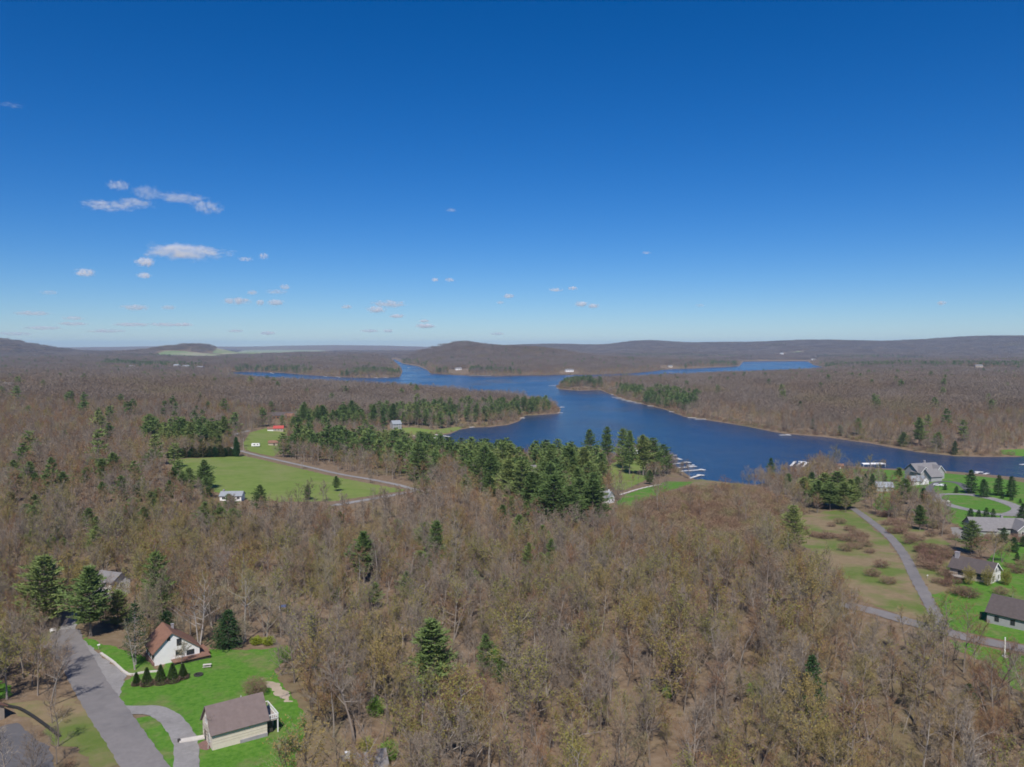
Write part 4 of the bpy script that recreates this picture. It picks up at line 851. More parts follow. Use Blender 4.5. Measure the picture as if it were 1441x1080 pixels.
# the 300 that show largest are trees of their own
inview = (np.abs(X) < .66*Y+6) & (Y > 128); dist = np.hypot(X, Y)/S; dist[~inview] = 1e9
own = np.argsort(dist)[:290]; rest = np.setdiff1d(np.arange(len(X)), own)
def wood_label(x, y):
    u = x/y
    if u < -.5: return 'leafless brown tree beside the lower left road', 'bare trees at the lower left road'
    if u < -.22: return 'leafless brown tree at the edge of the lawn round the cream cottage', 'bare trees round the cottage lawn'
    if u < .05: return 'leafless brown tree in the woods right of the cream cottage', 'bare trees in the lower middle woods'
    if u < .33: return 'leafless brown tree in the lower central-right woods', 'bare trees in the lower central-right woods'
    return 'leafless brown tree in the lower right woods', 'bare trees in the lower right woods'
for i in own:
    l, g_ = wood_label(X[i], Y[i]); v_ = int(rng.integers(14)); h_i = near_specs[v_]['H']*S[i]
    l = ('tall ' if h_i > 13.5 else 'small ' if h_i < 10 else 'middle-sized ')+(l.replace('leafless', 'budding olive-tinged') if v_ in (4, 9) else l); g_ = l.split(' tree ')[0]+' '+g_
    single('deciduous_tree', NEAR_PAIR[v_], X[i], Y[i], S[i], l, 'tree', g_, sx=.9+.25*rng.random())
gn_scatter('bare_woods', X[rest], Y[rest], S[rest], 'near_wood', 'leafless brown and grey woods filling the foreground', 'woods')
X, Y = wood(330, 1000, 5.9, 1.12)
gn_scatter('bare_woods', X, Y, .5+.52*rng.random(len(X)), 'mid_wood', 'leafless grey-brown woods of the middle distance round the field and shores', 'woods')
X, Y = wood(1000, 5200, 40, 1.1)
inner = (-sdist(X, Y, LAKE) > 55)
for p in list(FARMS.values())+[LAWNS['farbank'], LAWNS['beach']]: inner &= sdist(X, Y, p) < -35
for x, y, r in CLEAR:
    if y > 900: inner &= (X-x)**2+(Y-y)**2 > (r+25)**2
PX, PY = X[inner], Y[inner]
gn_scatter('far_woods', PX, PY, .95+.2*rng.random(len(PX)), 'far_patch', 'continuous leafless brown woods across the lake', 'woods')
# single trees where patches would overhang shores and clearings
X, Y = jitter_grid(1000, 5200, 9, 1.08); s_ = -sdist(X, Y, LAKE); m = (s_ > 3) & (s_ < 80)
for x, y, r in CLEAR:
    if y > 900: m |= (s_ > 3) & ((X-x)**2+(Y-y)**2 < (r+50)**2)
X, Y = X[m], Y[m]; m = open_ground(X, Y); X, Y = X[m], Y[m]
a, b = jitter_grid(640, 3800, 4.5, 1.05); sw = -sdist(a, b, LAKE); mm = (sw > .6) & (sw < 9) & (rng.random(len(a)) < .8); a, b = a[mm], b[mm]
for p in (LAWNS['beach'], LAWNS['lakeshore'], LAWNS['farbank'], SAND, NOTREE['lakelawns'], NOTREE['docks']): mm = sdist(a, b, p) < 1; a, b = a[mm], b[mm]
S = np.concatenate([.75+.4*rng.random(len(X)), .18+.3*rng.random(len(a))**2]); X, Y = np.concatenate([X, a]), np.concatenate([Y, b])
gn_scatter('shore_woods', X, Y, S, 'far_wood', 'grey leafless trees and bushes lining the far shores', 'woods')
X, Y = jitter_grid(5200, 11500, 84, 1.08); m = open_ground(X, Y); X, Y = X[m], Y[m]; m = (-sdist(X, Y, LAKE) > 60); X, Y = X[m], Y[m]
for p in FARMS.values(): m = sdist(X, Y, p) < -50; X, Y = X[m], Y[m]
gn_scatter('horizon_woods', X, Y, .95+.2*rng.random(len(X)), 'horizon_patch', 'hazy woods on the far hills along the horizon', 'woods')
# low brush: undergrowth and the reddish thicket beside the marsh
X, Y = jitter_grid(100, 420, 7.5); m = open_ground(X, Y) & (rng.random(len(X)) < .6); X, Y = X[m], Y[m]
a, b = jitter_grid(280, 640, 3.2); m = (sdist(a, b, BRUSH) > 0) & open_ground(a, b); a, b = a[m], b[m]
c, d = jitter_grid(640, 3600, 5.5, 1.05); sw = -sdist(c, d, LAKE); mm = (sw > .8) & (sw < 13) & (rng.random(len(c)) < .85); c, d = c[mm], d[mm]
for p in (LAWNS['beach'], LAWNS['lakeshore'], LAWNS['farbank'], SAND, NOTREE['lakelawns'], NOTREE['docks']): mm = sdist(c, d, p) < 1; c, d = c[mm], d[mm]
X, Y = np.concatenate([X, c]), np.concatenate([Y, d])
gn_scatter('undergrowth', np.concatenate([X, a]), np.concatenate([Y, b]), np.concatenate([.25+.35*rng.random(len(X)-len(c)), .7+.9*rng.random(len(c)), .7+1.1*rng.random(len(a))**1.5]), 'thicket', 'reddish-brown brush under the trees, beside the marsh and along the banks', 'brush')
# ---------------------------------------------------------------- buildings
def slab(mb, a, b, x0, x1, th=.18):
    """roof slope between profile points a (eave) and b (ridge) given as (y, z)"""
    (y0, z0), (y1, z1) = a, b; n = unit((z0-z1, y1-y0)) if y1 > y0 else unit((z1-z0, y0-y1)); ny, nz = n[0]*th, n[1]*th
    return mb.prism([(y0, z0), (y1, z1), (y1+ny, z1+nz), (y0+ny, z0+nz)], x0, x1)
def gable(root, L, yl, yr, ya, el, er, za, wall, roofm, c=(0, 0), z0=0.0, over=.45, hip=False):
    """volume with ridge along local x: walls from y=yl to yr, eaves el / er, apex (ya, za)"""
    cx, cy_ = c; x0, x1 = cx-L/2, cx+L/2; yl, yr, ya = yl+cy_, yr+cy_, ya+cy_
    w = MB().prism([(yl, -1.2), (yr, -1.2), (yr, er), (ya, za), (yl, el)], x0, x1).build('wall', wall, root)
    sl = (za-el)/(ya-yl); sr = (za-er)/(yr-ya); r = MB(); t = .04
    slab(r, (yl-over, el-over*sl+t), (ya, za+t), x0-over, x1+over); slab(r, (yr+over, er-over*sr+t), (ya, za+t), x0-over, x1+over)
    return w, r.build('roof', roofm, root)
def window(root, face, a, z, w, h, d, frame='trim'):
    """framed window on face ('y-', 'y+', 'x-', 'x+') at wall offset d, centre a along the wall"""
    f, g = MB(), MB(); s = -1 if face[1] == '-' else 1
    def bx(m, da, dz, ww, hh, out, th):
        if face[0] == 'y': m.box((a+da, d+s*out, z+dz), (ww, th, hh))
        else: m.box((d+s*out, a+da, z+dz), (th, ww, hh))
    for sx in (-1, 1): bx(f, sx*(w/2+.06), 0, .12, h+.24, .035, .07)
    for sz in (-1, 1): bx(f, 0, sz*(h/2+.06), w-.004, .12, .035, .07)
    bx(f, 0, 0, .06, h-.004, .035, .06)
    o = f.build('window', frame, root); bx(g, 0, 0, w-.006, h-.006, .012, .03); g.build('pane', 'glass', o); return o
def door(root, face, a, w, h, d, mat='trim', z0=0.0):
    m, k = MB(), MB(); s = -1 if face[1] == '-' else 1
    if face[0] == 'y': m.box((a, d+s*.04, z0+h/2), (w, .08, h)); k.box((a+w*.36, d+s*.1, z0+h*.48), (.08, .06, .12))
    else: m.box((d+s*.04, a, z0+h/2), (.08, w, h)); k.box((d+s*.1, a+w*.36, z0+h*.48), (.06, .08, .12))
    o = m.build('door', mat, root); k.build('handle', 'steel', o); return o
def chimney(root, x, y, z0, z1, w=.9, mat='stonebase'):
    m = MB().box((x, y, (z0+z1)/2), (w, w, z1-z0)); m.box((x, y, z1+.06), (w+.2, w+.2, .12)); return m.build('chimney', mat, root)
def house(name, spot, rot, label, dz=0.0, dx=0, dy=0):
    x, y = SPOTS[spot]; x += dx; y += dy
    e = empty(name, (x, y, hgt(x, y)+dz), R(rot)); tag(e, label, 'house'); return e

# white gabled house with the brown roof
h = house('house', 'houseA', -53, 'white gabled house with steep brown roof and a brown deck', .2, -3.9, 3.4)
gable(h, 8.6, -4.2, 6.3, -.2, 3.3, 2.3, 7.2, 'white', 'brownroof', over=.5)
MB().box((0, -4.45, .35), (8.6, .45, .7)).build('planter', 'redbrown', h)
MB().box((0, -4.32, 2.05), (8.4, .12, .35)).build('wall_band', 'darktrim', h)
window(h, 'x+', 1.5, 4.6, .9, 1.5, 4.3, 'darktrim'); window(h, 'x+', 1.4, 2.0, 1.3, 1.1, 4.3, 'darktrim'); window(h, 'x+', -.9, 5.9, .5, .7, 4.3, 'darktrim'); window(h, 'x+', 4.1, 1.5, 1.6, 1.0, 4.3, 'darktrim')
for a in (-2.6, 0, 2.6): window(h, 'y-', a, 1.5, 1.1, .8, -4.2, 'darktrim')
d = MB().box((5.6, 4.0, .55), (2.5, 8.6, .16)); d.box((1.0, 7.6, .55), (6.6, 2.5, .16)); dk = d.build('deck', 'deckwood', h)
for px_, py_ in ((6.7, -.1), (6.7, 4), (6.7, 8.1), (2, 8.7), (-2, 8.7)): MB().box((px_, py_, -.25), (.18, .18, 1.44)).build('post', 'darktrim', dk)
for k in range(6): MB().box((5.6, .1+k*1.4, .66), (2.5, 1.3, .05)).build('plank', 'deckwood', dk)
MB().box((5.5, 4, -.1), (2.2, 7.9, .9)).build('underdeck_shade', 'darktrim', h)  # dark block standing in for the shadow beneath the deck
chimney(h, -2.4, 1.6, 5.2, 7.1, .55)


# cream cottage with the steep taupe roof
h = house('house', 'houseB', 35, 'cream cottage with steep taupe roof and white-railed side deck', .1, -1.9, 3.1)
gable(h, 10.4, -3.6, 3.6, .2, 3.4, 3.4, 7.1, 'cream', 'mauveroof', over=.42)
MB().box((2.6, -3.66, .1), (5.3, .16, 1.1)).build('foundation', 'stonebase', h)
for z in (1.2, 1.75, 2.3): MB().box((0, -3.615, z), (10.3, .03, .03)).build('siding_joint', 'tan', h)
window(h, 'x-', -1.3, 1.7, 1.0, 1.2, -5.2); window(h, 'x-', .6, 4.4, 1.1, 1.2, -5.2); door(h, 'x-', 1.6, 1.0, 2.1, -5.2, 'darktrim')
for a in (-1.4, 1.4): window(h, 'x+', a, 4.0, 1.3, 1.6, 5.2)
dk = MB().box((6.45, .2, 2.55), (2.4, 6.6, .18)).build('deck', 'greywood', h)
for k in range(6): MB().box((5.45+k*.4, .2, 2.665), (.37, 6.5, .05)).build('plank', 'greywood', dk)
for px_, py_ in ((7.5, -3), (7.5, .2), (7.5, 3.4)): MB().box((px_, py_, 1.0), (.2, .2, 3.1)).build('post', 'trim', dk)
rl_ = MB().box((7.6, .2, 3.65), (.12, 6.7, .12)); rl_.box((6.45, -3.05, 3.65), (2.4, .12, .12)); rl_.box((6.45, 3.45, 3.65), (2.4, .12, .12)); rl_.box((7.6, .2, 2.85), (.1, 6.6, .1)); rl_.box((6.45, -3.05, 2.85), (2.3, .1, .1)); ra = rl_.build('railing', 'trim', dk)
b_ = MB()
for k in range(17): b_.box((7.6, -3+k*.4, 3.25), (.06, .09, .72))
for k in range(6): b_.box((5.5+k*.4, -3.05, 3.25), (.09, .06, .72))
bal = b_.build('baluster', 'trim', dk); bal['kind'] = 'stuff'
MB().box((6.0, .2, 1.1), (1.3, 5.6, 2.2)).build('deck_shade_block', 'darktrim', h)  # solid dark box painted in for the black shade under the side deck
MB().tube((1.5, .9, 6.0), (1.5, .9, 7.3), .09, .09, 8, cap=True).build('vent_pipe', 'steel', h)
gx_, gy_ = SPOTS['houseB']
e = empty('entry_walk', (gx_-9.6, gy_+1.3, hgt(gx_-9.6, gy_+1.3)), R(22)); tag(e, 'pale concrete entry walk left of the cream cottage', 'walkway')
MB().box((0, 0, .25), (4.6, 1.3, .3)).build('slab', 'concrete', e); MB().box((-2.4, 0, .3), (.5, .5, .8)).build('post', 'darktrim', e)
mulch = [(gx_-8.2, gy_-1.0), (gx_-5.4, gy_-2.6), (gx_-4.2, gy_-.2), (gx_-6.4, gy_+2.6)]
poly_sheet('mulch_bed', mulch, .11, 'redbrown', 1.0, .2, 'dark reddish mulch bed at the left end of the cream cottage')

# grey-white house half hidden behind the lane-side pine
h = house('house', 'houseC', -20, 'grey-white house half hidden behind the lane-side pine', .1, 0, 4)
gable(h, 8, -3.6, 3.6, 0, 4.9, 4.9, 7.0, 'white', 'greyroof'); window(h, 'y-', -1.8, 1.7, 1.2, 1.2, -3.6); window(h, 'y-', 1.5, 1.7, 1.2, 1.2, -3.6); window(h, 'y-', 1.5, 3.8, 1.2, 1.1, -3.6); window(h, 'x+', 0, 3.4, 1.1, 1.3, 4.0)
h = house('house', 'roofD', 20, 'house whose grey roof corner shows at the bottom edge', .1, 0.5, -.8); gable(h, 7, -3.2, 3.2, 0, 2.4, 2.4, 4.3, 'greysiding', 'greyroof'); chimney(h, -3.0, -.8, 3.5, 5.2, .7, 'white')
h = house('house', 'roofE', -32, 'house with red-brown roof cut by the lower left edge', .1, -7.0, 3.0); gable(h, 10, -4, 4, 0, 2.6, 2.6, 5.0, 'tan', 'brownroof'); window(h, 'x+', 0, 1.4, 1.6, 1.1, 5.0)
door(h, 'x+', -2.4, 1.0, 2.0, 5.0, 'darktrim')
h = house('house', 'longhouse', 3, 'long low white house at the near edge of the field'); gable(h, 11, -3.4, 3.4, 0, 2.7, 2.7, 4.5, 'white', 'blueroof')
for a in (-3.6, -1, 4): window(h, 'y-', a, 1.6, 1.4, 1.2, -3.4)
door(h, 'y-', 1.6, 1.1, 2.1, -3.4, 'darktrim'); chimney(h, -4.4, 0, 3.6, 5.4)
h = house('house', 'redhouse', 14, 'house with bright red roof north of the field road'); gable(h, 10, -4.2, 4.2, 0, 3.2, 3.2, 5.6, 'tan', 'redroof'); gable(h, 6, -3.4, 3.4, 0, 2.8, 2.8, 4.6, 'white', 'brownroof', c=(-8.1, -1.2))
for a in (-3, 0, 3): window(h, 'y-', a, 1.7, 1.4, 1.3, -4.2)
h = house('lodge', 'brownhouse', 8, 'long dark brown lodge under bare trees behind the red roof'); h['category'] = 'lodge'
gable(h, 34, -5, 5, 0, 4.6, 4.6, 8.2, 'logsiding', 'darkroof'); gable(h, 11, -4.5, 4.5, 0, 4.0, 4.0, 7.0, 'logsiding', 'brownroof', c=(9, -6.2))
for a in (-13, -9, -5, -1): window(h, 'y-', a, 2.3, 2.2, 1.8, -5.0, 'darktrim')
h = house('house', 'beachhouse', 30, 'pale grey house at the cove beach'); gable(h, 11, -5, 5, 0, 5.6, 5.6, 9.4, 'greysiding', 'blueroof')
for a in (-3, 0, 3):
    for z in (1.8, 4.4): window(h, 'y-', a, z, 1.5, 1.4, -5.0)
h = house('cottage', 'cottage', -38, 'small white cottage with blue-grey roof by the lakeside lawn', 0, -1, 2); h['category'] = 'cottage'
gable(h, 9, -3.8, 3.8, 0, 3.2, 3.2, 6.4, 'white', 'blueroof'); window(h, 'x+', -1.6, 1.7, 1.0, 1.3, 4.5); window(h, 'x+', 1.6, 1.7, 1.0, 1.3, 4.5); window(h, 'x+', 0, 4.3, .9, 1.1, 4.5); chimney(h, 3.2, 0, 5.4, 7.3, .6, 'white')
for a in (-2.4, 1.2): window(h, 'y-', a, 1.7, 1.3, 1.2, -3.8)
h = house('house', 'shorehouse', -50, 'white house between the pines near the docks'); gable(h, 13, -4.5, 4.5, 0, 4.6, 4.6, 8.0, 'white', 'greyroof'); window(h, 'x+', -1.8, 2, 1.3, 1.5, 6.5); window(h, 'x+', 1.8, 2, 1.3, 1.5, 6.5)
gable(h, 7, -3.4, 3.4, 0, 3, 3, 5.6, 'white', 'greyroof', c=(-10.1, -2))
h = house('house', 'greyhouse', 10, 'grey-roofed house hidden among the central pines'); gable(h, 14, -5.5, 5.5, 0, 3.2, 3.2, 8.4, 'greysiding', 'greyroof', over=.7)
for a in (-4, 0, 4): window(h, 'y-', a, 1.7, 1.6, 1.2, -5.5)
# the big lake house: three gabled wings
h = house('house', 'bighouse', 16, 'large grey lake house with several gabled wings near the oval drive', .2, 0, 6)
gable(h, 20, -6, 6, 0, 6.2, 6.2, 11.0, 'greysiding', 'greyroof', over=.7); gable(h, 9, -5, 5, 0, 4.2, 4.2, 8.4, 'greysiding', 'greyroof', c=(-3.0, -10.2), over=.6)
for cx_, zz in ((-6.5, 9.6), (6.2, 10.0)):
    MB().prism([(cx_-3.6, -1), (cx_+3.6, -1), (cx_+3.6, 6.0), (cx_, zz), (cx_-3.6, 6.0)], -8.6, 0, 'y').build('gabled_bay', 'greysiding', h)
    r = MB()
    for s in (-1, 1):
        p = [(cx_+s*4.2, 5.42), (cx_, zz+.05), (cx_, zz+.3), (cx_+s*4.2, 5.67)]; r.prism(p, -9.3, 0, 'y')
    r.build('roof', 'greyroof', h)
    t = MB()
    for s in (-1, 1): t.prism([(cx_+s*4.2, 5.3), (cx_, zz-.1), (cx_, zz+.32), (cx_+s*4.2, 5.72)], -9.42, -9.303, 'y')
    t.build('bargeboard', 'trim', h); window(h, 'y-', cx_, 4.2, 2.4, 2.0, -8.6); window(h, 'y-', cx_, 1.5, 2.4, 1.6, -8.6)
chimney(h, 2.0, 1.2, 9.8, 12.6, 1.2)
for a in (-2, 2): window(h, 'x+', a, 4.4, 1.6, 1.8, 10.0); window(h, 'x+', a, 1.6, 1.6, 1.6, 10.0)
h = house('garage', 'garage', 20, 'white double-gabled garage left of the large lake house', .1, 0, 2); h['category'] = 'garage'
gable(h, 7, -3.4, 3.4, 0, 3.0, 3.0, 5.6, 'white', 'blueroof', c=(0, 0)); MB().prism([(2.6, -.8), (8.6, -.8), (8.6, 3.0), (5.6, 5.8), (2.6, 3.0)], -5.2, 1.5, 'y').build('gabled_wing', 'white', h)
r = MB()
for s in (-1, 1): r.prism([(5.6+s*3.5, 2.6), (5.6, 5.86), (5.6, 6.06), (5.6+s*3.5, 2.8)], -5.6, 1.8, 'y')
r.build('roof', 'blueroof', h); MB().box((5.6, -5.24, 1.3), (3.6, .06, 2.4)).build('garage_door', 'trim', h)
h = house('house', 'treehouse', -12, 'grey-green roofed house among the evergreens by the road end'); gable(h, 10, -4.2, 4.2, 0, 3.0, 3.0, 5.6, 'greensiding', 'blueroof'); window(h, 'y-', 0, 1.6, 1.6, 1.2, -4.2)
h = house('house', 'ringhouse', -8, 'grey-roofed house with several roofs below the oval ring road', .1, 1, 4)
gable(h, 22, -5, 5, 0, 3.2, 3.2, 6.4, 'greensiding', 'greyroof', over=.6); gable(h, 9, -4.2, 4.2, 0, 3.0, 3.0, 5.6, 'greensiding', 'greyroof', c=(-8.5, -7.2))
MB().prism([(5.0, -1), (11.6, -1), (11.6, 3.4), (8.3, 6.4), (5.0, 3.4)], -10.2, 0, 'y').build('gabled_bay', 'greensiding', h); r = MB(); t = MB()
for s in (-1, 1):
    r.prism([(8.3+s*3.9, 2.9), (8.3, 6.46), (8.3, 6.68), (8.3+s*3.9, 3.12)], -10.8, 0, 'y'); t.prism([(8.3+s*3.9, 2.8), (8.3, 6.36), (8.3, 6.7), (8.3+s*3.9, 3.14)], -10.92, -10.803, 'y')
r.build('roof', 'greyroof', h); t.build('bargeboard', 'trim', h); window(h, 'y-', 7.2, 1.9, 1.5, 1.6, -10.2); window(h, 'y-', 9.5, 1.9, 1.5, 1.6, -10.2); chimney(h, 3, .6, 5.6, 7.6)
h = house('house', 'chimneyhouse', -52, 'dark-roofed house with stone chimney and bright gable behind pale bushes', .1, -1, 3)
gable(h, 13, -4.2, 4.2, 0, 3.4, 3.4, 6.6, 'tan', 'darkroof', over=.6); chimney(h, -5.6, -.6, 5.2, 8.0, 1.3)
MB().box((6.56, 0, 1.6), (.1, 8.0, 5.0)).prism([(-4.1, 3.4), (4.1, 3.4), (0, 6.45)], 6.51, 6.61).build('lit_gable_face', 'white', h)  # sunlit gable put into colour: white face over the tan walls
t = MB()
for s in (-1, 1): t.prism([(s*4.8, 2.85), (0, 6.5), (0, 6.84), (s*4.8, 3.19)], 7.11, 7.2)
t.build('bargeboard', 'trim', h)
for a, z in ((-2, 1.6), (2, 1.6), (0, 4.2)): window(h, 'x+', a, z, 1.3, 1.5, 6.62)
for a in (-3, 0, 3): window(h, 'y-', a, 1.7, 1.5, 1.3, -4.2, 'darktrim')
MB().box((-3, -5.6, 1.0), (5, 2.6, .2)).build('deck', 'greywood', h)
h = house('house', 'barn', -50, 'dark brown-roofed grey house cut by the right edge', .1, 2.2, 1.5)
gable(h, 15, -5, 5, 0, 3.2, 3.2, 7.0, 'greysiding', 'darkroof', over=.5)
for a in (-5, -1, 3): window(h, 'y-', a, 1.6, .9, 1.3, -5.0, 'darktrim')
h = house('boathouse', 'canopy', 6, 'white open boat canopy on the near shore right of the docks', 0); h['category'] = 'boathouse'
cn = MB()
for k in range(-1, 2): slab(cn, (-3.0+k*.01, 4.2), (0, 5.0), k*7.0-3.3, k*7.0+3.3, .15); slab(cn, (3.0, 4.2), (0, 5.0), k*7.0-3.3, k*7.0+3.3, .15)
cn.build('canopy', 'trim', h)
for k in (-10, -3.5, 3.5, 10):
    for s in (-2.8, 2.8): MB().box((k, s, 1.6), (.25, .25, 5.2)).build('post', 'steel', h)
MB().box((0, 0, .6), (22, 5.6, .3)).build('deck', 'dockwhite', h)
h = house('shed', 'shoreshed', -10, 'small reddish shore shed under the big bare tree'); h['category'] = 'shed'; gable(h, 6, -2.4, 2.4, 0, 2.6, 2.6, 4.2, 'logsiding', 'brownroof'); door(h, 'y-', 0, 1.2, 2, -2.4)
h = house('shed', 'shed', 5, 'small tan shed below the red-roofed house'); h['category'] = 'shed'; gable(h, 8, -2.5, 2.5, 0, 2.5, 2.5, 4.3, 'tan', 'brownroof'); door(h, 'y-', 1, 1.2, 2, -2.5, 'darktrim')
FL = dict(white1=('white', 'greyroof', 26, 12, 6, 'lone white farm building at far left in the valley'), white2=('white', 'blueroof', 24, 14, 7, 'left of two big white buildings in the far valley'), white3=('white', 'blueroof', 30, 14, 6, 'right of two big white buildings in the far valley'),
  white4=('greysiding', 'greyroof', 18, 9, 5, 'pale house at the left edge in the woods'), mansion=('white', 'greyroof', 32, 12, 7, 'large white house on the far shore in the middle'), villa=('white', 'greyroof', 24, 11, 6, 'pale villa on the far shore under the central hill'),
  speck1=('cream', 'greyroof', 20, 11, 6, 'cream house on the far shore of the east bay'), speck2=('white', 'blueroof', 30, 16, 9, 'tiny white farmhouse on the right ridge below a field'), speck3=('white', 'greyroof', 24, 13, 9, 'tiny white house at the head of the east bay'),
  speck4=('white', 'greyroof', 26, 13, 8, 'tiny white house on the far right hillside'), speck5=('cream', 'greyroof', 26, 13, 7, 'tiny pale house in the far right valley'), speck6=('greysiding', 'greyroof', 30, 13, 6, 'grey roofed building right of the white valley buildings'),
  speck7=('white', 'greyroof', 26, 12, 7, 'tiny white house above the left arm of the lake'))
for k, (wm, rm_, L_, W_, H_, lb) in FL.items():
    h = house('house', k, random.uniform(-20, 20), lb); gable(h, L_, -W_/2, W_/2, 0, H_, H_, H_+W_*.33, wm, rm_, over=.8)
    for a in (-L_*.3, 0, L_*.3): window(h, 'y-', a, H_*.55, 2.2, 1.8, -W_/2, 'darktrim')

# ---------------------------------------------------------------- docks and boats
def dock_label(i):
    return ['short white dock beside the lakeside pines, farthest of the row', 'second short dock from the pines in the near row', 'third dock of the near row, with a platform at its end', 'long thin dock of the near row with a wide end', 'longest white dock of the near row', 'slanting white dock nearest the marsh',
            'first of four short docks behind the evergreens', 'second of four short docks behind the evergreens', 'third of four short docks behind the evergreens', 'fourth of four short docks behind the evergreens',
            'white dock on the south side of the wooded point', 'upper of two docks at the tip of the wooded point', 'lower of two docks at the tip of the wooded point', 'broad white dock in the inner cove', 'short dock left of the broad cove dock', 'small dock below the short cove dock', 'white dock at the sandy beach', 'dock right of the beach with a platform', 'long dock crossing the mouth of the cove',
            'uppermost dock in the row across the lake', 'second dock in the row across the lake', 'third dock in the row across the lake', 'fourth dock in the row across the lake', 'fifth dock in the row across the lake', 'longest dock at the end of the row across the lake', 'single dock below the row across the lake', 'single white dock halfway along the opposite bank', 'left of two white docks on the opposite bank', 'right of two white docks on the opposite bank', 'lone small dock on the opposite bank under bare trees',
            'dock at the tip of the far pine point', 'outer dock off the far pine point', 'left of two small docks behind the ring road evergreens', 'right of two small docks behind the ring road evergreens', 'small dock cut by the right edge', 'tiny pale dock near the head of the far left arm', 'tiny dock on the far left shore, first of four', 'tiny dock on the far left shore, second of four', 'tiny dock on the far left shore, third of four', 'tiny dock on the far left shore, nearest the narrow arm', 'long pale seawall dock under the central hill'][i]
for i, (a, b) in enumerate(DOCKS):
    a, b = np.array(a), np.array(b); d = b-a; L = np.linalg.norm(d); L = max(L, 9); d = unit(d); far_ = a[1] > 900
    e = empty('dock', (a[0], a[1], 0), math.atan2(d[1], d[0])); tag(e, dock_label(i), 'dock')
    w = 3.2 if far_ else 2.2
    dk = MB().box((L/2, 0, .55), (L, w, .2)).build('deck', 'dockwhite', e)
    if i % 3 != 0: MB().box((L+1.6, 0, .552), (3.2, 6.0 if not far_ else 7.5, .204)).build('platform', 'dockwhite', e)
    for k in range(max(2, int(L/7))+1):
        for s in (-1, 1): MB().box((L*k/max(2, int(L/7)), s*(w/2+.08), .1), (.16, .16, 2.2)).build('post', 'greywood', e)
def boat(x, y, rz, s, label):
    e = empty('boat', (x, y, .0), rz); e.scale = (s, s, s); tag(e, label, 'boat')
    hull = MB(); sec = [(-3, 1.1, .1), (-1, 1.25, .0), (1.2, 1.15, .05), (2.5, .65, .2), (3.3, .05, .5)]; vs = []
    for x_, w_, k_ in sec: vs += [(x_, -w_, .95), (x_, -w_*.6, k_-.25), (x_, w_*.6, k_-.25), (x_, w_, .95)]
    fs = [(0, 1, 2, 3), (16, 19, 18, 17)]
    for i in range(4):
        for j in range(4): fs.append((i*4+j, (i+1)*4+j, (i+1)*4+(j+1) % 4, i*4+(j+1) % 4))
    hull.add(vs, fs); hull.build('hull', 'trim', e); MB().prism([(-.3, .95), (.9, .95), (.7, 1.45), (.1, 1.55)], -.9, .9, 'y').build('windscreen', 'glass', e)
    MB().box((-2, 0, 1.05), (.7, 1.7, .3)).build('seat', 'bluecloth', e); MB().box((-3.2, 0, .8), (.4, .5, .9)).build('outboard', 'darktrim', e)
boat(*SPOTS['boat'], .6, 2.2, 'white motorboat out on the far left arm of the lake')
(ax, ay), (bx_, by_) = DOCKS[3]; boat(bx_-4, by_+5, .2, 1.2, 'small white boat moored at the long thin dock')
(ax, ay), (bx_, by_) = DOCKS[1]; boat(bx_-2, by_+4, .1, 1.1, 'small white boat moored at the second dock from the pines')

# ---------------------------------------------------------------- small things
def car(spot, rz, label, paint='carpaint'):
    x, y = SPOTS[spot]; e = empty('car', (x, y, hgt(x, y)+.12), R(rz)); tag(e, label, 'car')
    MB().prism([(-2.2, .35), (2.2, .35), (2.25, .75), (1.9, .95), (1.0, 1.0), (.4, 1.45), (-1.3, 1.5), (-2.0, 1.05), (-2.25, .9)], -.85, .85, 'y').build('body', paint, e)
    g = MB()
    for s in (-1, 1): g.add([(.85, s*.862, 1.02), (.35, s*.862, 1.38), (-1.2, s*.862, 1.42), (-1.7, s*.862, 1.04)], [(0, 1, 2, 3)])
    g.build('side_window', 'glass', e)
    for a in (-1.4, 1.4):
        for s in (-.78, .78): t = MB().tube((a, s-.1, .33), (a, s+.1, .33), .33, .33, 12, cap=True).build('wheel', 'rubber', e)
    for s in (-.6, .6): MB().box((2.235, s, .72), (.06, .3, .14)).build('headlight', 'trim', e)
car('car1', 20, 'white car on the dark driveway of the large lake house'); car('car2', -30, 'silver car beside the white garage')
x, y = SPOTS['trailer']; e = empty('camper_trailer', (x, y, hgt(x, y)), R(8)); tag(e, 'white camper trailer on the grass above the field road', 'trailer')
MB().prism([(-3.4, .6), (3.2, .6), (3.5, 1.2), (3.1, 2.9), (-3.2, 3.0), (-3.6, 2.2)], -1.15, 1.15, 'y').build('body', 'trim', e); window(e, 'y-', -1, 2.0, 1.4, .7, -1.15, 'steel'); window(e, 'y-', 1.6, 2.0, 1.0, .7, -1.15, 'steel')
for a in (-.5, .5): MB().tube((a*1.6, -1.2, .35), (a*1.6, 1.2, .35), .35, .35, 12, cap=True).build('axle_wheel', 'rubber', e)
MB().box((4.2, 0, .55), (1.6, .15, .12)).build('hitch', 'darktrim', e)
def utility_pole(spot, hh, label, arm=True, base=False):
    x, y = SPOTS[spot]; e = empty('utility_pole', (x, y, hgt(x, y))); tag(e, label, 'pole')
    MB().tube((0, 0, -.5), (0, 0, hh), .2, .14, 8, cap=True).build('pole', 'greywood' if not base else 'trim', e)
    if arm: MB().box((0, 0, hh-.9), (2.2, .14, .16)).build('crossarm', 'greywood', e)
    if base: MB().box((0, 0, .25), (.9, .9, .6)).build('base', 'trim', e)
utility_pole('pole1', 11, 'pale utility pole at the bend of the field road'); utility_pole('pole2', 9, 'utility pole beside the field road'); utility_pole('pole3', 5.2, 'white pole with pale base below the lower right road', False, True)
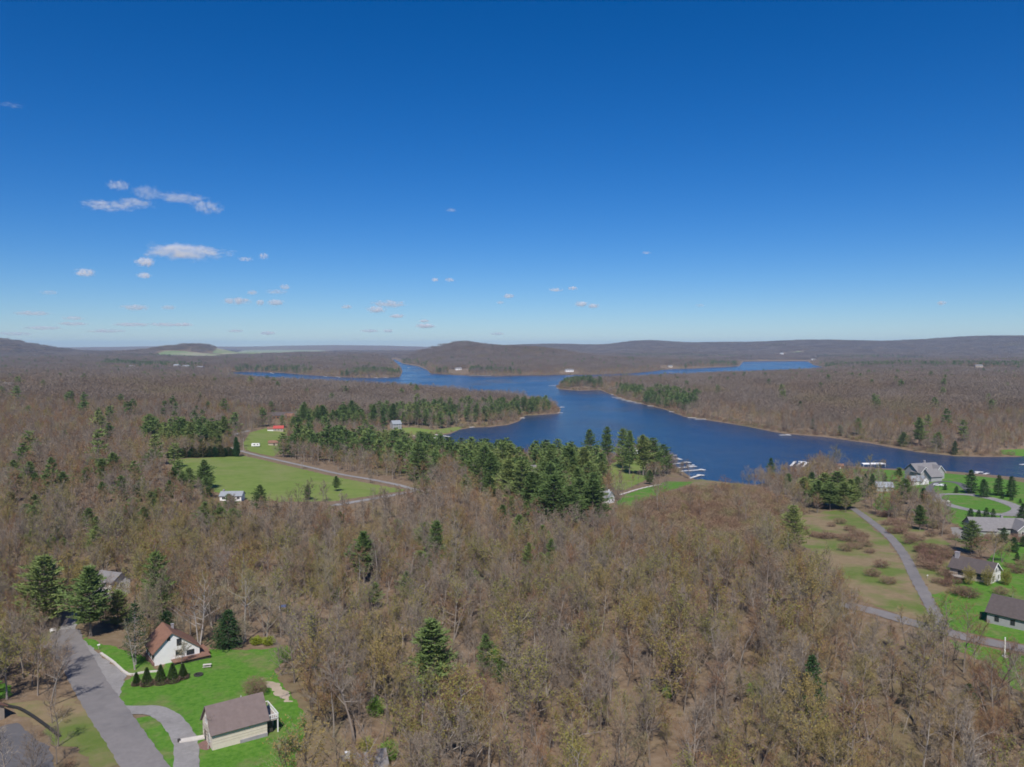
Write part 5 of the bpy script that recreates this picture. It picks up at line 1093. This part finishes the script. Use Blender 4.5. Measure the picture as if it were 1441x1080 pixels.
def mailbox(x, y, label):
    e = empty('mailbox', (x, y, hgt(x, y)), R(40)); tag(e, label, 'mailbox'); MB().box((0, 0, .5), (.1, .1, 1.2)).build('post', 'greywood', e)
    MB().prism([(-.13, 1.05), (.13, 1.05), (.13, 1.22), (.07, 1.32), (-.07, 1.32), (-.13, 1.22)], -.3, .3).build('box', 'trim', e)
mailbox(*SPOTS['mail2'], 'white mailbox on the bank above the parking area'); mailbox(SPOTS['cl'][0]+4.2, SPOTS['cl'][1], 'white mailbox beside the meadow road')
x, y = SPOTS['tableA']; e = empty('picnic_table', (x, y, hgt(x, y)), R(15)); tag(e, 'small pale picnic table on the lawn beside the white house', 'table')
MB().box((0, 0, .74), (1.9, .8, .08)).build('top', 'concrete', e)
for s in (-.75, .75): MB().box((0, s, .44), (1.9, .28, .06)).build('bench', 'concrete', e)
for s in (-.7, .7): MB().box((s, 0, .36), (.1, 1.3, .7)).build('leg', 'greywood', e)
x, y = SPOTS['firepit']; e = empty('fire_pit', (x, y, hgt(x, y)), 0); tag(e, 'round dark fire pit on the lawn below the white house', 'fire pit')
rg_ = np.random.default_rng(3)
for k in range(12):
    a = k*math.pi/6; MB().box((math.cos(a)*.85, math.sin(a)*.85, .2), (.46, .34, .4), rz=a+math.pi/2+rg_.normal()*.08).build('stone', 'darktrim', e)
MB().tube((0, 0, .02), (0, 0, .16), .7, .7, 12, cap=True).build('ash_bed', 'rubber', e)
x, y = SPOTS['bench']; e = empty('garden_bench', (x, y, hgt(x, y)), R(35)); tag(e, 'small pale bench beside the narrow lane', 'bench')
MB().box((0, 0, .45), (1.5, .5, .08)).build('seat', 'trim', e); MB().box((0, .24, .8), (1.5, .07, .6)).build('backrest', 'trim', e)
for s in (-.65, .65): MB().box((s, 0, .2), (.08, .45, .44)).build('leg', 'trim', e)
x, y = SPOTS['swing']; e = empty('canvas_shelter', (x, y, hgt(x, y)), R(20)); tag(e, 'blue canvas shelter among bare trunks behind the lawn', 'shelter')
MB().prism([(-1.0, 1.6), (0, 2.1), (1.0, 1.6), (0, 2.02)], -1.2, 1.2).build('canopy', 'bluecloth', e)
for a in (-1.15, 1.15):
    for b in (-.95, .95): MB().tube((a, b, 0), (a, b, 1.65), .05, .05, 5).build('pole', 'steel', e)
# kerb of pale blocks along the parking area, dark edging at the lower left drive
def wall_run(name, pts, w, hh, mat, label, cat, part):
    l = smooth_line(pts, 3); c = l.mean(0); e = empty(name, (c[0], c[1], hgt(*c))); tag(e, label, cat); z0 = hgt(*c)
    for i in range(len(l)-1):
        m = (l[i]+l[i+1])/2; d = l[i+1]-l[i]; L = np.linalg.norm(d)
        MB().box((m[0]-c[0], m[1]-c[1], hgt(*m)-z0+hh/2-.1), (L*.985, w, hh+.2+.01*(i % 3)), rz=math.atan2(d[1], d[0])).build(part, mat, e)
wall_run('kerb', KERB, .55, .35, 'concrete', 'pale concrete kerb between the parking area and the grass bank', 'kerb', 'block')
wall_run('edging_wall', EDGING, .5, .45, 'blackedge', 'dark curved edging wall above the lower left driveway', 'wall', 'block')
x, y = SPOTS['rock']
for i in range(5):
    b = bmesh.new(); bmesh.ops.create_icosphere(b, subdivisions=2, radius=.7+.25*random.random())
    for v in b.verts: v.co *= 1+.18*math.sin(v.co.x*4+i)*math.cos(v.co.y*5); v.co.z *= .6
    me = bpy.data.meshes.new('boulder'); b.to_mesh(me); b.free(); me.materials.append(M['concrete']); o = obj('boulder', me); o.location = (x+i*1.9-3, y-3+random.uniform(-.6, .6), 0); o.location.z = hgt(o.location.x, o.location.y)+.25
    tag(o, 'pale boulder in the row at the left end of the oval ring road', 'boulder', 'boulders at the ring road')

# clipped arborvitae cones with browned skirts, hedge, bushes, shrubs
def cone_tree(seed, h):
    rg = np.random.default_rng(seed); T, C, B = MB(), MB(), MB(); T.tube((0, 0, -.2), (0, 0, h*.9), .1, .03, 5)
    w = .36*h
    for i in range(2600):
        t = rg.random()**1.4; a = rg.random()*6.283; low = t < .22; r = (w*(1-t)**.85*(.9+.1*math.sin(a*3+seed)) if not low else w*.98)*(.82+.2*rg.random())
        p = np.array([math.cos(a)*r, math.sin(a)*r, t*h+.05]); d = np.array([math.cos(a)*.6, math.sin(a)*.6, .9])+rg.normal(size=3)*.35
        sliver(B if low else C, p, d, .3+.15*rg.random(), .14, rg)
    return T, C, B
CLB = ['smallest clipped evergreen cone, leftmost of the five by the walk', 'clipped evergreen cone, second from the left of five', 'clipped evergreen cone, middle of the five', 'tall clipped evergreen cone, second from the right of five', 'clipped evergreen cone, rightmost of the five on the lawn']
for i, (x, y, hh) in enumerate(CONES):
    T, C, B = cone_tree(20+i, hh); e = empty('arborvitae', (x, y, hgt(x, y))); tag(e, CLB[i], 'shrub', 'clipped cones by the walk')
    obj('trunk', T.mesh('trunk', 'greybark', False), e); obj('crown', C.mesh('crown', 'thuja', False), e); obj('skirt', B.mesh('skirt', 'thujabrown', False), e)
HEDGE_L = smooth_line(HEDGE, 2)
for i, (x, y) in enumerate(HEDGE_L): single('arborvitae_tree', (THIN_PAIR+OLIVE_PAIR)[i % 3], x+random.uniform(-1, 1), y+1.5+random.uniform(-1, 2), .42+.32*random.random(), 'dark evergreen in the hedge row along the far edge of the field', 'tree', 'hedge row behind the field', sx=2.0)
SHR = [pair(*puff(1200+i, 2.2, 3.6, 900, .7, .05), 'greybark', 'shrub', 'shrub') for i in range(4)]
for i, (x, y) in enumerate(SHRUBS):
    dr = seg_dist(np.array([x]), np.array([y]), rl['east'][1], False)[0][0]
    if dr < 5.5: x += 5.5
    nm = ('low reddish-brown shrub in the meadow left of the curving road', 'shrubs left of the meadow road') if x < 150 and y > 320 else ('low purplish-brown shrub on the bank right of the curving road', 'shrubs right of the meadow road')
    single('shrub', SHR[i % 4], x, y, .8+.7*random.random(), nm[0], 'shrub', nm[1], sx=1.1+.4*random.random(), part0='stem', part='foliage')
def bush(spot, h, w, mat, label, n=1500, l=.3, lw=.16):
    x, y = SPOTS[spot]; pr = pair(*puff(len(spot)+int(x) % 50+60, h, w, n, l, lw), 'greybark', mat, 'bush'); single('bush', pr, x, y, 1, label, 'bush', part0='stem', part='foliage')
bush('bush1', 2.0, 3.2, 'yellow', 'bright yellow-green bush, left of two behind the lawn'); bush('bush2', 2.0, 3.6, 'yellow', 'bright yellow-green bush, right of two behind the lawn')
bush('bush3', 4.0, 4.4, 'leafgreen', 'round green bush at the right end of the lawn'); bush('bush4', 4.2, 5.0, 'shrub', 'round leafless grey bush behind the cream cottage', 2600, .6, .05)
gx_, gy_ = SPOTS['houseB']; SPOTS['b5'] = (gx_-7.0, gy_+5.6); bush('b5', 1.6, 2.2, 'yellow', 'small bright green bush by the left gable of the cream cottage')
for i, (x, y) in enumerate(GREENS):
    single('young_tree', pair(*puff(1300+i, 3.6, 3.4, 1300, .4, .13), 'greybark', 'leafgreen' if i % 3 else 'yellow', 'young'), x, y, .7+.5*random.random(), ('fresh green' if i % 3 else 'bright yellow-green')+' leafing young tree in the foreground woods', 'tree', ('green' if i % 3 else 'yellow-green')+' young trees in the woods', part0='trunk')
# pale bushes in front of the chimney house
cxh, cyh = SPOTS['chimneyhouse']
SPOTS.update(b6=(cxh-8, cyh-5.5), b7=(cxh-2.5, cyh-7.0), b8=(cxh+4, cyh-6.2), b9=(cxh-13, cyh-2))
for k, lb, hh in (('b6', 'tall pale olive bush in front of the chimney house, left one', 6.5), ('b7', 'tall pale olive bush in front of the chimney house, middle one', 6.3), ('b8', 'pale olive bush before the bright gable of the chimney house', 5.5), ('b9', 'rounded grey-brown bush left of the chimney house', 4.0)):
    bush(k, hh, hh*.6, 'bud' if k != 'b9' else 'shrub', lb, 2200, .4, .1)
# landmark bare trees
def landmark(spot, h, label, seed, pale=True, **kw):
    x, y = SPOTS[spot]; a = dict(seed=seed, H=h, first=.28, spread=.34, nb=17, ns=7, nt=12, tw=.045, lean=.06); a.update(kw); T, C = bare_tree(**a)
    T.v = [(x_*1.0, y_*1.0, z_) for x_, y_, z_ in T.v]; pr = pair(T, C, 'palebark' if pale else 'greybark', ['palebark' if pale else 'greybark', 'twig', 'bud'], 'landmark')
    single('deciduous_tree', pr, x, y, 1, label, 'tree')
landmark('bareoak', 13, 'broad bare oak standing at the meadow edge left of a dark pine', 41, True, first=.22, spread=.45, nt=7)
landmark('sycA', 21, 'tall pale-trunked forked tree behind the white house', 42, fork=True, first=.42, spread=.27, nt=14, tw=.05); landmark('sycB', 20, 'tall pale-trunked tree rising behind the broad dark spruce', 43, first=.5, spread=.24, nt=13, tw=.05)
landmark('trA', 13, 'slender pale tree in front of the left roof of the white house', 44, first=.35, spread=.2, nt=5); landmark('lA', 14, 'slim budding tree with pale trunk at the lower left edge', 45, first=.45, buds=.5)
x, y = SPOTS['houseB']; SPOTS['trB'] = (x-5.2, y-2.2); landmark('trB', 6.5, 'small bare pale-stemmed tree at the left corner of the cream cottage', 46, first=.3, nt=3, nb=8)
x, y = SPOTS['houseA']; SPOTS['trC'] = (x+1.5, y-2.0); landmark('trC', 6.5, 'small bare tree in front of the white gable', 47, False, first=.25, nt=8, nb=12)

EXL = ['bare tree with wide brown crown below the oval ring road', 'grey bare tree beside the parking pad', 'bare tree left of the parking pad', 'bare tree among the meadow shrubs', 'bare tree behind the chimney house, leftmost', 'bare tree behind the chimney house, middle', 'bare tree behind the chimney house, rightmost', 'small reddish bare tree right of the bright gable',
       'broad grey bare tree on the shore left of the boat canopy', 'small bare tree left end of the boat canopy', 'small bare tree right end of the boat canopy', 'large bare tree in front of the road junction at right', 'bare tree where the meadow road ends', 'bare tree behind the meadow road shrubs', 'small bare tree near the road end', 'bare tree left of the round pine by the ring road',
       'bare tree left of the evergreen clump', 'reddish bare tree nearest the marsh', 'reddish bare tree on the shore by the short docks', 'bare tree right of the evergreen clump', 'bare tree in front of the ring road lawn', 'bare tree cut by the right edge', 'bare tree left of the road junction']
for i, (x, y, hh) in enumerate(EXTRA): single('deciduous_tree', NEAR_PAIR[(2, 4, 9, 6)[i % 4]], x, y, hh/15.5, EXL[i], 'tree', sx=1.25)

# ---------------------------------------------------------------- clouds: small fair-weather cumulus, real volumes
m, nt, b = new_mat('cloud_vapour'); nt.nodes.remove(b); outn = nt.nodes['Material Output']
tc = nt.nodes.new('ShaderNodeTexCoord'); oi = nt.nodes.new('ShaderNodeObjectInfo')
sep = nt.nodes.new('ShaderNodeSeparateXYZ'); nt.links.new(tc.outputs['Object'], sep.inputs[0])
ln = nt.nodes.new('ShaderNodeVectorMath'); ln.operation = 'LENGTH'; nt.links.new(tc.outputs['Object'], ln.inputs[0])
off = nt.nodes.new('ShaderNodeVectorMath'); off.operation = 'ADD'; nt.links.new(tc.outputs['Object'], off.inputs[0])
cmb = nt.nodes.new('ShaderNodeCombineXYZ'); nt.links.new(mathn(nt, 'MULTIPLY', oi.outputs['Random'], 60), cmb.inputs['X']); nt.links.new(cmb.outputs[0], off.inputs[1])
mp = nt.nodes.new('ShaderNodeMapping'); mp.inputs['Scale'].default_value = (1.7, 1.4, .8); nt.links.new(off.outputs[0], mp.inputs['Vector'])
nz = noise(nt, mp.outputs[0], 2.4, 7, .68)
fall = mathn(nt, 'SUBTRACT', 1.0, ln.outputs['Value'])
dens = mathn(nt, 'MULTIPLY', mathn(nt, 'ADD', mathn(nt, 'MULTIPLY', mathn(nt, 'SUBTRACT', nz, .5), 3.4), mathn(nt, 'SUBTRACT', mathn(nt, 'MULTIPLY', mathn(nt, 'MINIMUM', fall, .55), 1.5), .62), True), .5)
sc_ = nt.nodes.new('ShaderNodeSeparateColor'); nt.links.new(oi.outputs['Color'], sc_.inputs[0])
pv = nt.nodes.new('ShaderNodeVolumePrincipled'); pv.inputs['Color'].default_value = (.99, .99, .99, 1); pv.inputs['Density Attribute'].default_value = ''
pv.inputs['Anisotropy'].default_value = 0.0
nt.links.new(mathn(nt, 'MULTIPLY', dens, sc_.outputs[0]), pv.inputs['Density']); nt.links.new(pv.outputs[0], outn.inputs['Volume'])
b = bmesh.new(); bmesh.ops.create_icosphere(b, subdivisions=3, radius=1.0); cme = bpy.data.meshes.new('cloud'); b.to_mesh(cme); b.free(); cme.materials.append(m)
for i, (x, y, z, w, hh, a) in enumerate(CLOUDS):
    o = obj('cloud', cme); o.location = (x, y, z); o.scale = (w*.72, w*.5, hh*.85); o.color = (min(.9, 12*a/(w*.6)), 0, 0, 1); o.rotation_euler = (0, 0, -math.atan2(x, y))
    up = z/math.hypot(x, y)
    if i == 6: tag(o, 'largest bright white cloud, long and flat, at left', 'cloud')
    elif i < 6: tag(o, 'thin mauve-white cloud shred in the highest cluster at left', 'cloud', 'shreds of the highest cloud')
    elif x < -.28*y: tag(o, 'small white fair-weather cloud low in the left sky', 'cloud', 'small clouds in the left sky')
    elif x < .2*y: tag(o, 'small white fair-weather cloud low in the middle sky', 'cloud', 'small clouds in the middle sky')
    else: tag(o, 'tiny white cloud alone in the right sky', 'cloud', 'tiny clouds in the right sky')

# ---------------------------------------------------------------- the air
m, nt, b = new_mat('haze_air'); nt.nodes.remove(b); outn = nt.nodes['Material Output']
pv = nt.nodes.new('ShaderNodeVolumePrincipled'); pv.inputs['Color'].default_value = (.44, .68, 1, 1); pv.inputs['Density'].default_value = 4.0e-5; pv.inputs['Density Attribute'].default_value = ''
nt.links.new(pv.outputs[0], outn.inputs['Volume'])
zt = max(float(GZ.max())+40, 150)
hz = MB().box((0, 10800, (zt-5)/2), (35600, 23000, zt+5)).build('haze', m); tag(hz, 'thin blue spring haze over the far hills', kind='stuff')
